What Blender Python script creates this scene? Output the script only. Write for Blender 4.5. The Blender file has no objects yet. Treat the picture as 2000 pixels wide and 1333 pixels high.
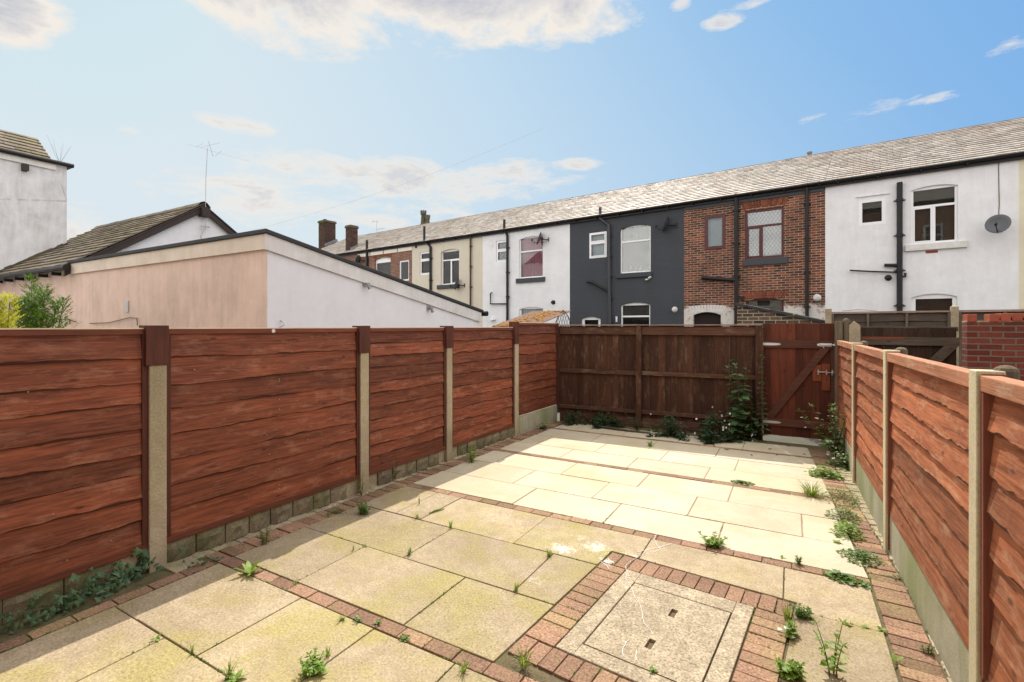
import bpy, bmesh, math, random
from mathutils import Vector, Matrix
R = math.radians
random.seed(7)
scene = bpy.context.scene
COL = scene.collection

# ------------------------------------------------------------------ survey helpers
# world: X = across the yard (right +), Y = along the yard (away +), Z up, camera at the origin at eye height
YAW = R(29.84); CC, SS = math.cos(YAW), math.sin(YAW); EYE = 1.85; FP = 950.0
def ray(px, py, Y):                       # point at camera depth Y
    X = (px - 1000) / FP * Y
    return Vector((X * CC - Y * SS, X * SS + Y * CC, EYE + (638 - py) * Y / FP))
def gnd(px, py, z=0.0):                   # surveyed point on the ground
    p = ray(px, py, FP * (EYE - z) / (py - 638)); return (p.x, p.y)

# ------------------------------------------------------------------ objects
def tag(o, label=None, cat=None, group=None, kind=None):
    if label: o['label'] = label
    if cat: o['category'] = cat
    if group: o['group'] = group
    if kind: o['kind'] = kind
    return o
def empty(name, loc=(0, 0, 0), rz=0.0, label=None, cat=None, group=None):
    o = bpy.data.objects.new(name, None); COL.objects.link(o)
    o.location = loc; o.rotation_euler = (0, 0, rz); o.empty_display_size = .2
    return tag(o, label, cat, group)

class MB:
    def __init__(s): s.v = []; s.f = []; s.t = []
    def poly(s, pts, tone=.5):
        n = len(s.v); s.v += [tuple(p) for p in pts]; s.f.append(tuple(range(n, n + len(pts)))); s.t.append(tone)
    def mesh(s, vs, fs, tone=.5):
        n = len(s.v); s.v += [tuple(p) for p in vs]
        for f in fs: s.f.append(tuple(i + n for i in f)); s.t.append(tone)
    def box(s, x0, x1, y0, y1, z0, z1, tone=.5):
        s.mesh([(x0,y0,z0),(x1,y0,z0),(x1,y1,z0),(x0,y1,z0),(x0,y0,z1),(x1,y0,z1),(x1,y1,z1),(x0,y1,z1)],
               [(0,3,2,1),(4,5,6,7),(0,1,5,4),(1,2,6,5),(2,3,7,6),(3,0,4,7)], tone)
    def obox(s, o, a, b, c, tone=.5):     # origin + three edge vectors
        o, a, b, c = Vector(o), Vector(a), Vector(b), Vector(c)
        s.mesh([o, o+a, o+a+b, o+b, o+c, o+a+c, o+a+b+c, o+b+c],
               [(0,3,2,1),(4,5,6,7),(0,1,5,4),(1,2,6,5),(2,3,7,6),(3,0,4,7)], tone)
    def prism(s, pts, z0, z1, tone=.5):   # pts ccw in xy
        n = len(pts)
        s.mesh([(p[0], p[1], z0) for p in pts] + [(p[0], p[1], z1) for p in pts],
               [tuple(reversed(range(n))), tuple(range(n, 2*n))] + [(i, (i+1) % n, n+(i+1) % n, n+i) for i in range(n)], tone)
    def prism_y(s, pts, y0, y1, tone=.5): # pts (x,z) ccw seen from -Y
        n = len(pts)
        s.mesh([(p[0], y0, p[1]) for p in pts] + [(p[0], y1, p[1]) for p in pts],
               [tuple(range(n)), tuple(reversed(range(n, 2*n)))] + [(i, n+i, n+(i+1) % n, (i+1) % n) for i in range(n)], tone)
    def tube(s, pts, r, seg=8, tone=.5, cap=True):
        pts = [Vector(p) for p in pts]; rs = r if isinstance(r, (list, tuple)) else [r]*len(pts)
        n0 = len(s.v); ref = None
        for i, p in enumerate(pts):
            d = (pts[min(i+1, len(pts)-1)] - pts[max(i-1, 0)]).normalized()
            if ref is None: ref = d.orthogonal().normalized()
            ref = (ref - d * ref.dot(d)).normalized(); b = d.cross(ref)
            for k in range(seg):
                a = 2*math.pi*k/seg; s.v.append(tuple(p + (ref*math.cos(a) + b*math.sin(a))*rs[i]))
        for i in range(len(pts)-1):
            for k in range(seg):
                a, b2 = n0+i*seg+k, n0+i*seg+(k+1) % seg
                s.f.append((a, b2, b2+seg, a+seg)); s.t.append(tone)
        if cap:
            s.f.append(tuple(reversed(range(n0, n0+seg)))); s.t.append(tone)
            s.f.append(tuple(range(n0+(len(pts)-1)*seg, n0+len(pts)*seg))); s.t.append(tone)
    def lathe(s, c, axis, prof, seg=20, tone=.5):  # prof: (dist along axis, radius)
        axis = Vector(axis).normalized(); c = Vector(c)
        s.tube([c + axis*a for a, _ in prof], [max(r, .0005) for _, r in prof], seg, tone)
    def build(s, name, mat, parent=None, bevel=0, smooth=False, loc=None, rz=None):
        me = bpy.data.meshes.new(name); me.from_pydata(s.v, [], s.f); me.validate(clean_customdata=False)
        if len(me.polygons) == len(s.t):
            at = me.attributes.new('tone', 'FLOAT', 'FACE'); at.data.foreach_set('value', s.t)
        if smooth: me.polygons.foreach_set('use_smooth', [True]*len(me.polygons))
        me.materials.append(mat); me.update()
        o = bpy.data.objects.new(name, me); COL.objects.link(o)
        if parent: o.parent = parent
        if loc: o.location = loc
        if rz is not None: o.rotation_euler = (0, 0, rz)
        if bevel:
            b = o.modifiers.new('bevel', 'BEVEL'); b.width = bevel; b.segments = 2; b.limit_method = 'ANGLE'; b.angle_limit = R(40)
        return o

# ------------------------------------------------------------------ material kit
class NT:
    def __init__(s, name):
        s.m = bpy.data.materials.new(name); s.m.use_nodes = True; s.nt = s.m.node_tree; s.nt.nodes.clear()
        s.out = s.n('ShaderNodeOutputMaterial')
    def n(s, t, **kw):
        nd = s.nt.nodes.new(t)
        for k, v in kw.items(): setattr(nd, k, v)
        return nd
    def set(s, sock, val):
        if isinstance(val, bpy.types.NodeSocket): s.nt.links.new(val, sock)
        elif isinstance(val, bpy.types.Node): s.nt.links.new(val.outputs[0], sock)
        elif val is not None:
            if hasattr(sock.default_value, '__len__') and not hasattr(val, '__len__'): val = [val]*len(sock.default_value)
            if hasattr(sock.default_value, '__len__') and len(sock.default_value) == 4 and len(val) == 3: val = (*val, 1)
            sock.default_value = val
    def math(s, op, a, b=None, c=None, clamp=False):
        nd = s.n('ShaderNodeMath', operation=op, use_clamp=clamp); s.set(nd.inputs[0], a); s.set(nd.inputs[1], b)
        if c is not None: s.set(nd.inputs[2], c)
        return nd.outputs[0]
    def vmath(s, op, a, b=None):
        nd = s.n('ShaderNodeVectorMath', operation=op); s.set(nd.inputs[0], a); s.set(nd.inputs[1], b)
        return nd.outputs['Value'] if op in ('DOT_PRODUCT', 'LENGTH', 'DISTANCE') else nd.outputs[0]
    def mix(s, f, a, b, mode='MIX'):
        nd = s.n('ShaderNodeMix', data_type='RGBA', blend_type=mode); s.set(nd.inputs[0], f); s.set(nd.inputs[6], a); s.set(nd.inputs[7], b)
        return nd.outputs[2]
    def ramp(s, f, stops):
        nd = s.n('ShaderNodeValToRGB'); s.set(nd.inputs[0], f); e = nd.color_ramp.elements
        while len(e) < len(stops): e.new(.5)
        for i, (p, c) in enumerate(stops): e[i].position = p; e[i].color = (*(c if hasattr(c, '__len__') else (c, c, c)), 1)
        return nd.outputs[0]
    def coord(s, scale=(1, 1, 1), off=None, kind='Object', rot=(0, 0, 0)):
        tc = s.n('ShaderNodeTexCoord'); mp = s.n('ShaderNodeMapping'); s.set(mp.inputs[0], tc.outputs[kind]); s.set(mp.inputs[3], scale)
        mp.inputs[2].default_value = rot
        if off is not None: s.set(mp.inputs[1], off)
        return mp.outputs[0]
    def noise(s, vec, scale=5, detail=4, rough=.55, dist=0.0):
        nd = s.n('ShaderNodeTexNoise'); s.set(nd.inputs['Vector'], vec); nd.inputs['Scale'].default_value = scale
        nd.inputs['Detail'].default_value = detail; nd.inputs['Roughness'].default_value = rough; nd.inputs['Distortion'].default_value = dist
        return nd.outputs['Fac']
    def voro(s, vec, scale=5, feature='F1'):
        nd = s.n('ShaderNodeTexVoronoi', feature=feature); s.set(nd.inputs['Vector'], vec); nd.inputs['Scale'].default_value = scale
        return nd
    def tone(s):
        return s.n('ShaderNodeAttribute', attribute_name='tone').outputs['Fac']
    def bump(s, h, strength=.4, dist=.01, normal=None):
        nd = s.n('ShaderNodeBump'); nd.inputs['Strength'].default_value = strength; nd.inputs['Distance'].default_value = dist
        s.set(nd.inputs['Height'], h)
        if normal is not None: s.set(nd.inputs['Normal'], normal)
        return nd.outputs[0]
    def pbsdf(s, col, rough=.7, spec=.3, normal=None, metal=0, **kw):
        p = s.n('ShaderNodeBsdfPrincipled'); s.set(p.inputs['Base Color'], col); s.set(p.inputs['Roughness'], rough)
        s.set(p.inputs['Specular IOR Level'], spec); s.set(p.inputs['Metallic'], metal)
        if normal is not None: s.set(p.inputs['Normal'], normal)
        return p
    def done(s, sh):
        s.set(s.out.inputs[0], sh.outputs[0] if isinstance(sh, bpy.types.Node) else sh); return s.m

def wood(name, dark, light, axis=0, rough=.75, weather=None, wamt=0.0, knots=True, contrast=1.0):
    n = NT(name); sc = [16, 16, 16]; sc[axis] = .9
    t = n.tone(); off = n.n('ShaderNodeCombineXYZ'); k = n.math('MULTIPLY', t, 53.7)
    for i in range(3): n.set(off.inputs[i], k)
    v = n.coord(sc, off.outputs[0])
    g = n.noise(v, 2.2, 7, .62, .9)
    sc2 = [60, 60, 60]; sc2[axis] = 3
    fine = n.noise(n.coord(sc2, off.outputs[0]), 2.0, 5, .72)
    sc3 = [4, 4, 4]; sc3[axis] = 1.4
    blot = n.noise(n.coord(sc3, off.outputs[0]), 1.3, 3, .5)
    f = n.math('ADD', n.math('MULTIPLY', g, .65), n.math('MULTIPLY', fine, .35))
    f = n.math('MULTIPLY_ADD', n.math('SUBTRACT', f, .5), 2.6*contrast, .5, clamp=True)
    c = n.mix(f, dark, light)
    c = n.mix(n.math('MULTIPLY', n.ramp(blot, [(.35, 0.0), (.7, 1.0)]), .45), c, [x*.62 for x in dark])
    if weather:
        wv = n.noise(n.coord(sc3, off.outputs[0]), 2.6, 6, .7)
        wf = n.math('MULTIPLY', n.ramp(wv, [(.52, 0.0), (.68, 1.0)]), n.math('MULTIPLY_ADD', fine, .9, .3))
        c = n.mix(n.math('MULTIPLY', wf, wamt, clamp=True), c, weather)
    if knots:
        sk = [7.5, 7.5, 7.5]; sk[axis] = 3.0
        vo = n.voro(n.coord(sk, off.outputs[0]), 1.0)
        kk = n.ramp(n.math('ADD', vo.outputs['Distance'], n.math('MULTIPLY', fine, .04)), [(.07, 1.0), (.13, 0.0)])
        c = n.mix(n.math('MULTIPLY', kk, .7), c, [x*.35 for x in dark])
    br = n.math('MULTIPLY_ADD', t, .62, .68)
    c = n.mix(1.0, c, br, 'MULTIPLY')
    return n.done(n.pbsdf(c, rough, .28, n.bump(n.math('ADD', g, n.math('MULTIPLY', fine, .6)), .55, .006)))

SPLASH = [(1100, 1072, .22, .14, .75), (1165, 1070, .22, .20, .7), (1135, 1052, .2, .08, .45), (1185, 1097, .12, .10, .8), (1040, 1132, .22, .14, .42), (1235, 1085, .2, .07, .45), (1185, 1040, .15, .08, .4)]
def concrete(name, base, dark, moss=None, mamt=0.0, speck=.3, streak=False, rough=.9, bumps=.5, stain_scale=1.2, mscale=1.0, tvar=.4, splash=False, midamt=.35):
    n = NT(name); v = n.coord(); t = n.tone()
    big = n.noise(n.vmath('ADD', v, n.vmath('MULTIPLY', n.n('ShaderNodeCombineXYZ'), (0, 0, 0))), stain_scale, 6, .62, .6)
    mid = n.noise(v, 11, 7, .72); fine = n.noise(v, 70, 3, .8)
    c = n.mix(n.math('MULTIPLY', n.ramp(big, [(.32, 1.0), (.62, 0.0)]), .7), base, dark)
    c = n.mix(n.math('MULTIPLY', n.ramp(mid, [(.38, 1.0), (.58, 0.0)]), midamt), c, dark)
    if moss:
        sv = n.coord((1, 1, .25) if streak else (1, 1, 1), (7.3, 2.1, 5.5))
        mo = n.noise(sv, mscale, 5, .6, .8)
        mf = n.math('MULTIPLY', n.ramp(mo, [(.45, 0.0), (.64, 1.0)]), n.math('MULTIPLY_ADD', mid, .9, .35), clamp=True)
        c = n.mix(n.math('MULTIPLY', mf, mamt), c, moss)
    sp = n.ramp(fine, [(.32, .25), (.47, .9), (.56, 1.05), (.70, 1.7)])
    c = n.mix(speck, c, n.mix(1.0, c, sp, 'MULTIPLY'))
    c = n.mix(1.0, c, n.math('MULTIPLY_ADD', t, tvar, 1-tvar/2), 'MULTIPLY')
    if splash:      # dried white paint spilt on the paving
        sn = n.noise(v, 26, 8, .8, .8); tot = None
        for (px, py, rx, ry, am) in SPLASH:
            gx, gy = gnd(px, py); d = n.vmath('MULTIPLY', n.vmath('SUBTRACT', v, (gx, gy, 0)), (1/rx, 1/ry, 0))
            k = n.math('MULTIPLY', n.math('SUBTRACT', 1.0, n.vmath('LENGTH', d), clamp=True), am); tot = k if tot is None else n.math('MAXIMUM', tot, k)
        sf = n.ramp(n.math('MULTIPLY_ADD', n.math('SUBTRACT', sn, .5), 2.4, tot), [(.36, 0.0), (.66, 1.0)])
        c = n.mix(n.math('MULTIPLY', sf, n.ramp(tot, [(0.0, 0.0), (.10, .6)])), c, (.80, .78, .72))
    return n.done(n.pbsdf(c, rough, .2, n.bump(n.math('ADD', mid, n.math('MULTIPLY', fine, .5)), bumps, .004)))

def plain(name, col, rough=.5, spec=.4, metal=0, var=.15, bumpy=.1, vs=6):
    n = NT(name); nz = n.noise(n.coord(), vs, 5, .6)
    c = n.mix(1.0, n.mix(0, col, col), n.math('MULTIPLY_ADD', nz, var*2, 1-var), 'MULTIPLY')
    return n.done(n.pbsdf(c, n.math('MULTIPLY_ADD', nz, .2, rough-.1, clamp=True), spec, n.bump(n.noise(n.coord(), 60, 3), bumpy, .003), metal))

def brickwall(name, cols, mortar, bw=.225, bh=.075, ms=.019, paint=None, grime=.5, flake=False, bump_s=.8, painted_only=False):
    n = NT(name)
    tc = n.n('ShaderNodeTexCoord'); sp = n.n('ShaderNodeSeparateXYZ'); n.set(sp.inputs[0], tc.outputs['Object'])
    cb = n.n('ShaderNodeCombineXYZ'); n.set(cb.inputs[0], n.math('ADD', sp.outputs[0], sp.outputs[1]))
    wob = n.noise(tc.outputs['Object'], 1.5, 2); n.set(cb.inputs[1], n.math('MULTIPLY_ADD', wob, .02, sp.outputs[2]))
    rag = n.noise(tc.outputs['Object'], 30, 3)
    vec = n.vmath('ADD', cb.outputs[0], n.n('ShaderNodeCombineXYZ').outputs[0])
    dv = n.n('ShaderNodeCombineXYZ'); n.set(dv.inputs[0], n.math('MULTIPLY', rag, .008)); n.set(dv.inputs[1], n.math('MULTIPLY', rag, .006))
    vec = n.vmath('ADD', vec, dv.outputs[0])
    bt = n.n('ShaderNodeTexBrick'); n.set(bt.inputs['Vector'], vec); bt.inputs['Scale'].default_value = 1
    bt.inputs['Brick Width'].default_value = bw; bt.inputs['Row Height'].default_value = bh
    bt.inputs['Mortar Size'].default_value = ms/2; bt.inputs['Mortar Smooth'].default_value = .2; bt.offset = .5
    bt.inputs['Color1'].default_value = (0, 0, 0, 1); bt.inputs['Color2'].default_value = (1, 1, 1, 1); bt.inputs['Mortar'].default_value = (.5, .5, .5, 1)
    fac = bt.outputs['Fac']; mid = n.noise(tc.outputs['Object'], 22, 5, .65); big = n.noise(tc.outputs['Object'], 1.1, 5, .6)
    ch = n.n('ShaderNodeSeparateColor'); n.set(ch.inputs[0], bt.outputs['Color'])
    c = n.ramp(ch.outputs[0], [(i/(len(cols)-1), k) for i, k in enumerate(cols)])
    c = n.mix(n.math('MULTIPLY', n.ramp(mid, [(.3, 1.0), (.6, 0.0)]), .45), c, [x*.45 for x in cols[0]])
    c = n.mix(fac, c, mortar)
    c = n.mix(n.math('MULTIPLY', n.ramp(big, [(.42, 0.0), (.66, 1.0)]), grime), c, (.05, .032, .025))
    if flake:       # remains of old white paint on the lowest courses
        fl = n.noise(tc.outputs['Object'], 5, 8, .75); hz = n.ramp(n.math('MULTIPLY', sp.outputs[2], .2), [(.47, 1.0), (.60, 0.0)])
        ff = n.ramp(n.math('MULTIPLY', n.math('ADD', fl, .08), hz), [(.42, 0.0), (.54, 1.0)])
        c = n.mix(ff, c, (.62, .58, .54))
    h = n.math('MULTIPLY', fac, -1.0)
    if paint:
        c = n.mix(n.math('MULTIPLY', n.ramp(big, [(.38, 0.0), (.62, 1.0)]), .35), paint, [x*.72 for x in paint])
        c = n.mix(n.math('MULTIPLY', fac, .10), c, [x*.6 for x in paint])
        c = n.mix(n.math('MULTIPLY', n.ramp(ch.outputs[0], [(0, 0.0), (1, 1.0)]), .06), c, [x*.6 for x in paint])
    nm = n.bump(n.math('ADD', h, n.math('MULTIPLY', mid, .5)), bump_s, .006)
    return n.done(n.pbsdf(c, .85, .2, nm))

def render_wall(name, base, stain, samt=.5, streak=True, crack=False, sc=1.4, bumps=.35):
    n = NT(name); v = n.coord(); a = n.noise(v, sc, 7, .68, .5)
    st = n.math('MULTIPLY_ADD', n.noise(n.coord((2.4, 2.4, .30)), 2.6, 7, .72, .4), .55, n.math('MULTIPLY', n.noise(v, 3.1, 7, .7), .45)) if streak else a
    c = n.mix(n.math('MULTIPLY', n.ramp(n.math('MULTIPLY', n.math('ADD', st, .1), n.math('ADD', a, .35)), [(.40, 0.0), (.66, 1.0)]), samt), base, stain)
    f = n.noise(v, 45, 5, .7); f2 = n.noise(v, 7, 4)
    c = n.mix(n.math('MULTIPLY', f2, .22), c, [x*.6 for x in base])
    if crack:
        vo = n.n('ShaderNodeTexVoronoi', feature='DISTANCE_TO_EDGE'); n.set(vo.inputs['Vector'], n.vmath('ADD', v, n.n('ShaderNodeCombineXYZ').outputs[0])); vo.inputs['Scale'].default_value = .5
        cr = n.math('MULTIPLY', n.ramp(vo.outputs['Distance'], [(.002, 1.0), (.006, 0.0)]), n.ramp(a, [(.5, 0.0), (.56, 1.0)]))
        c = n.mix(n.math('MULTIPLY', cr, .6), c, [x*.3 for x in base])
    return n.done(n.pbsdf(c, .9, .15, n.bump(n.math('ADD', f, f2), bumps, .006)))

def slate(name, a, b, moss, mamt=.3, rough=.5, spec=.3):
    n = NT(name); v = n.coord(); t = n.tone(); mid = n.noise(v, 9, 6, .65); big = n.noise(v, .8, 5, .6)
    c = n.mix(t, a, b)
    c = n.mix(n.math('MULTIPLY', n.ramp(mid, [(.4, 0.0), (.62, 1.0)]), .4), c, [x*1.35 for x in b])
    c = n.mix(n.math('MULTIPLY', n.ramp(big, [(.5, 0.0), (.66, 1.0)]), mamt), c, moss)
    return n.done(n.pbsdf(c, n.math('MULTIPLY_ADD', mid, .3, rough-.15), spec, n.bump(mid, .2, .005)))

def leafmat(name, a, b, trans=.35, rough=.5):
    n = NT(name); t = n.tone(); nz = n.noise(n.coord(), 9, 3)
    c = n.mix(n.math('ADD', n.math('MULTIPLY', t, .7), n.math('MULTIPLY', nz, .3)), a, b)
    p = n.pbsdf(c, rough, .35); tr = n.n('ShaderNodeBsdfTranslucent'); n.set(tr.inputs[0], n.mix(1.0, c, (1.3, 1.25, .6), 'MULTIPLY'))
    mx = n.n('ShaderNodeMixShader'); mx.inputs[0].default_value = trans; n.set(mx.inputs[1], p.outputs[0]); n.set(mx.inputs[2], tr.outputs[0])
    return n.done(mx)

def glassmat(nm='window_glass', base=0.0):
    n = NT(nm); tr = n.n('ShaderNodeBsdfTransparent'); tr.inputs[0].default_value = (.86, .9, .9, 1)
    g = n.n('ShaderNodeBsdfGlossy'); g.inputs['Roughness'].default_value = .02
    n.set(g.inputs['Normal'], n.bump(n.noise(n.coord(), 1.6, 2), .05, .02))
    lw = n.n('ShaderNodeFresnel'); lw.inputs[0].default_value = 1.5
    mx = n.n('ShaderNodeMixShader'); n.set(mx.inputs[0], n.math('MULTIPLY_ADD', lw.outputs[0], 1.25, base, clamp=True))
    n.set(mx.inputs[1], tr.outputs[0]); n.set(mx.inputs[2], g.outputs[0]); return n.done(mx)

def curtainmat(name, a, b, folds=40):
    n = NT(name); w = n.n('ShaderNodeTexWave', wave_type='BANDS', bands_direction='X'); n.set(w.inputs['Vector'], n.coord())
    w.inputs['Scale'].default_value = folds/10; w.inputs['Distortion'].default_value = 2.5; w.inputs['Detail'].default_value = 2
    return n.done(n.pbsdf(n.mix(w.outputs['Fac'], a, b), .9, .1, n.bump(w.outputs['Fac'], .3, .02)))

M = {}
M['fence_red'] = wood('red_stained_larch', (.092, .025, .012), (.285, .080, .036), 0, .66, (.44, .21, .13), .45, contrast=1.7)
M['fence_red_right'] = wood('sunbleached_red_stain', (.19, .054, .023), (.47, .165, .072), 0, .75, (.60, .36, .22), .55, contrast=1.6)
M['fence_trim'] = wood('red_trim', (.10, .030, .016), (.23, .070, .036), 0, .65, knots=False)
M['fence_trim_v'] = wood('red_trim_upright', (.055, .017, .011), (.13, .040, .024), 2, .7, knots=False)
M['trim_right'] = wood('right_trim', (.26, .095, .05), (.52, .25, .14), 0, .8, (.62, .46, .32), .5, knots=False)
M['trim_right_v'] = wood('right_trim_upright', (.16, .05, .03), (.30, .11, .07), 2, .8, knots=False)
M['back_board'] = wood('weathered_brown_boards', (.034, .014, .0085), (.105, .043, .024), 2, .85, (.24, .155, .10), .5)
M['back_rail'] = wood('weathered_brown_rail', (.040, .018, .011), (.12, .056, .034), 0, .85, (.28, .20, .14), .45)
M['cap_wood'] = wood('bleached_capping', (.14, .085, .065), (.42, .30, .24), 0, .85, knots=False)
M['raw_edge'] = wood('pale_sawn_edge', (.50, .36, .25), (.78, .62, .48), 0, .85, knots=False)  # pale tone puts the sunlight on the panel tops into the colour
M['gate_board'] = wood('red_gate_boards', (.062, .016, .009), (.165, .043, .020), 2, .75)
M['gate_rail'] = wood('red_gate_rail', (.065, .024, .016), (.14, .055, .036), 0, .75, knots=False)
M['gate_new'] = wood('orange_patch_board', (.14, .036, .016), (.24, .068, .030), 2, .7)
M['grey_wood'] = wood('silvered_softwood', (.05, .038, .028), (.14, .112, .085), 0, .9)
M['grey_wood_v'] = wood('silvered_post', (.08, .062, .042), (.22, .18, .125), 2, .9)
M['dark_wood_v'] = wood('dark_neighbour_boards', (.028, .016, .010), (.075, .043, .027), 2, .9)
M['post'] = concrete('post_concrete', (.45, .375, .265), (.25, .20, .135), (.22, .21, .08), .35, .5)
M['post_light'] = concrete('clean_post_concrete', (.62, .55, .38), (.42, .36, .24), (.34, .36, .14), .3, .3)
M['gravel_board'] = concrete('gravel_board_concrete', (.46, .43, .33), (.28, .27, .18), (.15, .20, .04), .75, .3, True, mscale=1.6)
M['block'] = concrete('rock_faced_block', (.24, .195, .13), (.085, .068, .043), (.11, .125, .035), .8, .5, bumps=1.0, stain_scale=5)
M['slab'] = concrete('aged_concrete_slab', (.44, .36, .245), (.27, .21, .135), (.31, .270, .075), .72, .6, stain_scale=1.6, mscale=1.5, tvar=.24, splash=True, midamt=.5)
M['stone'] = concrete('cream_sandstone', (.55, .495, .385), (.44, .365, .255), (.40, .34, .15), .35, .18, rough=.8, bumps=.15, stain_scale=1.6, tvar=.12)
M['pointing'] = concrete('sandy_pointing', (.36, .28, .19), (.22, .17, .11), None, 0, .5, stain_scale=3)
M['paver'] = concrete('clay_paver', (.33, .195, .13), (.20, .125, .085), (.28, .235, .10), .6, .9, mscale=1.3, tvar=.55, splash=True)
M['aggregate'] = concrete('exposed_aggregate', (.47, .395, .28), (.26, .21, .145), None, 0, .9, bumps=1.0, stain_scale=3, midamt=.6)
M['soil'] = concrete('joint_soil', (.17, .13, .075), (.075, .06, .035), (.09, .12, .03), .6, .6, bumps=1.0, stain_scale=6)
M['haunch'] = concrete('cement_haunching', (.48, .40, .28), (.25, .2, .13), (.17, .17, .06), .5, .6, bumps=1.0, stain_scale=5)
M['ground'] = concrete('ground_tarmac', (.13, .12, .10), (.07, .065, .055), (.08, .10, .04), .4, .4)
M['brick_old'] = brickwall('old_red_brick', [(.060, .027, .021), (.14, .046, .028), (.23, .070, .040), (.33, .105, .055)], (.42, .33, .25), flake=True, grime=.5)
M['brick_far'] = brickwall('far_red_brick', [(.13, .05, .033), (.21, .075, .045), (.28, .10, .06)], (.42, .34, .27), grime=.25)
M['brick_sooty'] = brickwall('sooty_chimney_brick', [(.035, .022, .018), (.075, .038, .028), (.15, .065, .04)], (.07, .055, .045), grime=.8)
M['brick_alley'] = brickwall('outhouse_brick', [(.05, .035, .025), (.11, .07, .045), (.20, .13, .08)], (.42, .38, .30), grime=.2, bh=.08)
M['brick_new'] = brickwall('red_yard_brick', [(.13, .030, .020), (.18, .042, .027), (.22, .054, .034)], (.17, .13, .10), bw=.235, bh=.078, grime=.2)
M['coping_brick'] = concrete('coping_brick', (.40, .105, .06), (.24, .06, .035), None, 0, .4)
M['arch_brick'] = wood('rubbed_arch_brick', (.15, .045, .026), (.27, .085, .045), 2, .85, knots=False)
M['paint_white'] = brickwall('white_painted_brick', [(.2, .1, .1), (.3, .1, .1)], (.5, .5, .5), paint=(.82, .83, .86), bump_s=.7)
M['paint_grey'] = brickwall('charcoal_painted_brick', [(.2, .1, .1), (.3, .1, .1)], (.5, .5, .5), paint=(.068, .074, .086), bump_s=.9)
M['render_white'] = render_wall('white_render', (.81, .82, .85), (.58, .57, .55), .5)
M['render_cream'] = render_wall('cream_render', (.66, .61, .50), (.50, .45, .36), .35)
M['render_yellow'] = render_wall('pale_yellow_render', (.72, .68, .52), (.5, .45, .3), .3)
M['render_pink'] = render_wall('pink_render', (.80, .60, .525), (.50, .38, .31), .7, sc=.6)
M['render_outhouse'] = render_wall('white_outhouse_render', (.82, .82, .86), (.66, .64, .64), .35)
M['render_tower'] = render_wall('weathered_white_render', (.77, .77, .80), (.40, .40, .39), .7, crack=True, sc=.7)
M['render_fascia'] = render_wall('painted_fascia', (.76, .66, .58), (.50, .42, .34), .5)
M['fascia_white'] = render_wall('white_verge_board', (.78, .77, .76), (.50, .48, .45), .6)
M['slate'] = slate('terrace_slate', (.20, .18, .16), (.40, .365, .325), (.30, .20, .145), .5, .58, .45)
M['stone_slate'] = slate('stone_slate', (.075, .062, .048), (.19, .16, .12), (.17, .15, .06), .4, .75, .2)
M['ridge'] = plain('ridge_tile', (.20, .18, .165), .7)
M['felt'] = plain('bitumen_felt', (.045, .047, .052), .75, .3, var=.4)
M['black'] = plain('black_gloss_pipe', (.010, .010, .011), .45, .35)
M['brown_pipe'] = plain('brown_downpipe', (.055, .03, .022), .5, .4)
M['grey_pipe'] = plain('charcoal_painted_pipe', (.035, .038, .048), .45, .5)
M['upvc'] = plain('white_upvc', (.80, .81, .83), .35, .5, var=.04)
M['barge'] = plain('dark_barge_board', (.035, .022, .018), .6)
M['brown_frame'] = plain('oxblood_frame', (.085, .022, .022), .45, .4)
M['cream_paint'] = plain('cream_soffit', (.75, .70, .62), .6)
M['sill_dark'] = plain('charcoal_sill', (.05, .055, .062), .7)
M['sill_grey'] = plain('grey_stone_sill', (.62, .61, .59), .8, var=.3)
M['glass'] = glassmat(); M['glass_bright'] = glassmat('mirror_bright_glass', .13)
M['cur_pink'] = curtainmat('pink_curtain', (.62, .12, .20), (.85, .42, .50), 60)
M['cur_net'] = curtainmat('net_curtain', (.50, .49, .44), (.68, .66, .60), 90)
M['blind'] = plain('pale_blind', (.62, .66, .68), .9)
M['room'] = plain('dim_room', (.045, .04, .035), .9, var=.5, vs=2)
M['room_brown'] = plain('warm_room', (.10, .075, .055), .9, var=.5, vs=1.5)
M['blind_tan'] = plain('tan_interior', (.34, .29, .22), .9, var=.4, vs=1.5)
M['obscured'] = plain('obscured_glass', (.52, .57, .64), .5, .5, var=.15, vs=30)
M['dark'] = plain('dark_opening', (.02, .012, .012), .9)
M['dish'] = plain('dish_grey', (.085, .09, .10), .5, .4, var=.2)
M['galv'] = plain('galvanised_steel', (.42, .42, .41), .4, .5, .8, var=.35)
M['galv_dull'] = plain('white_zinc_hinge', (.62, .60, .58), .5, .5, .2, var=.5)
M['lead'] = plain('lead_flashing', (.19, .20, .22), .6)
M['stone_dark'] = concrete('sooty_stone', (.13, .11, .08), (.05, .045, .035), (.10, .12, .04), .5, .4)
M['corrug'] = slate('mossy_sheet', (.16, .085, .055), (.30, .20, .15), (.24, .11, .035), .9, .8, .2)
M['moss_orange'] = plain('orange_moss', (.34, .17, .03), .95, .1, var=.5, bumpy=1, vs=20)
M['leaf'] = leafmat('weed_leaf', (.045, .10, .018), (.17, .30, .05))
M['leaf_bright'] = leafmat('fresh_leaf', (.10, .20, .02), (.30, .44, .09), .4)
M['leaf_dark'] = leafmat('shade_leaf', (.018, .045, .018), (.07, .13, .055), .25)  # dark green of the brambles and ground ivy
M['nettle'] = leafmat('nettle_leaf', (.028, .062, .028), (.13, .22, .085), .3)
M['ivy'] = leafmat('ivy_leaf', (.025, .06, .028), (.11, .19, .085), .15, .35)
M['conifer'] = leafmat('conifer_scale', (.035, .09, .015), (.24, .40, .06), .4)
M['conifer_gold'] = leafmat('golden_conifer_scale', (.35, .38, .03), (.80, .74, .12), .45)
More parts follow.
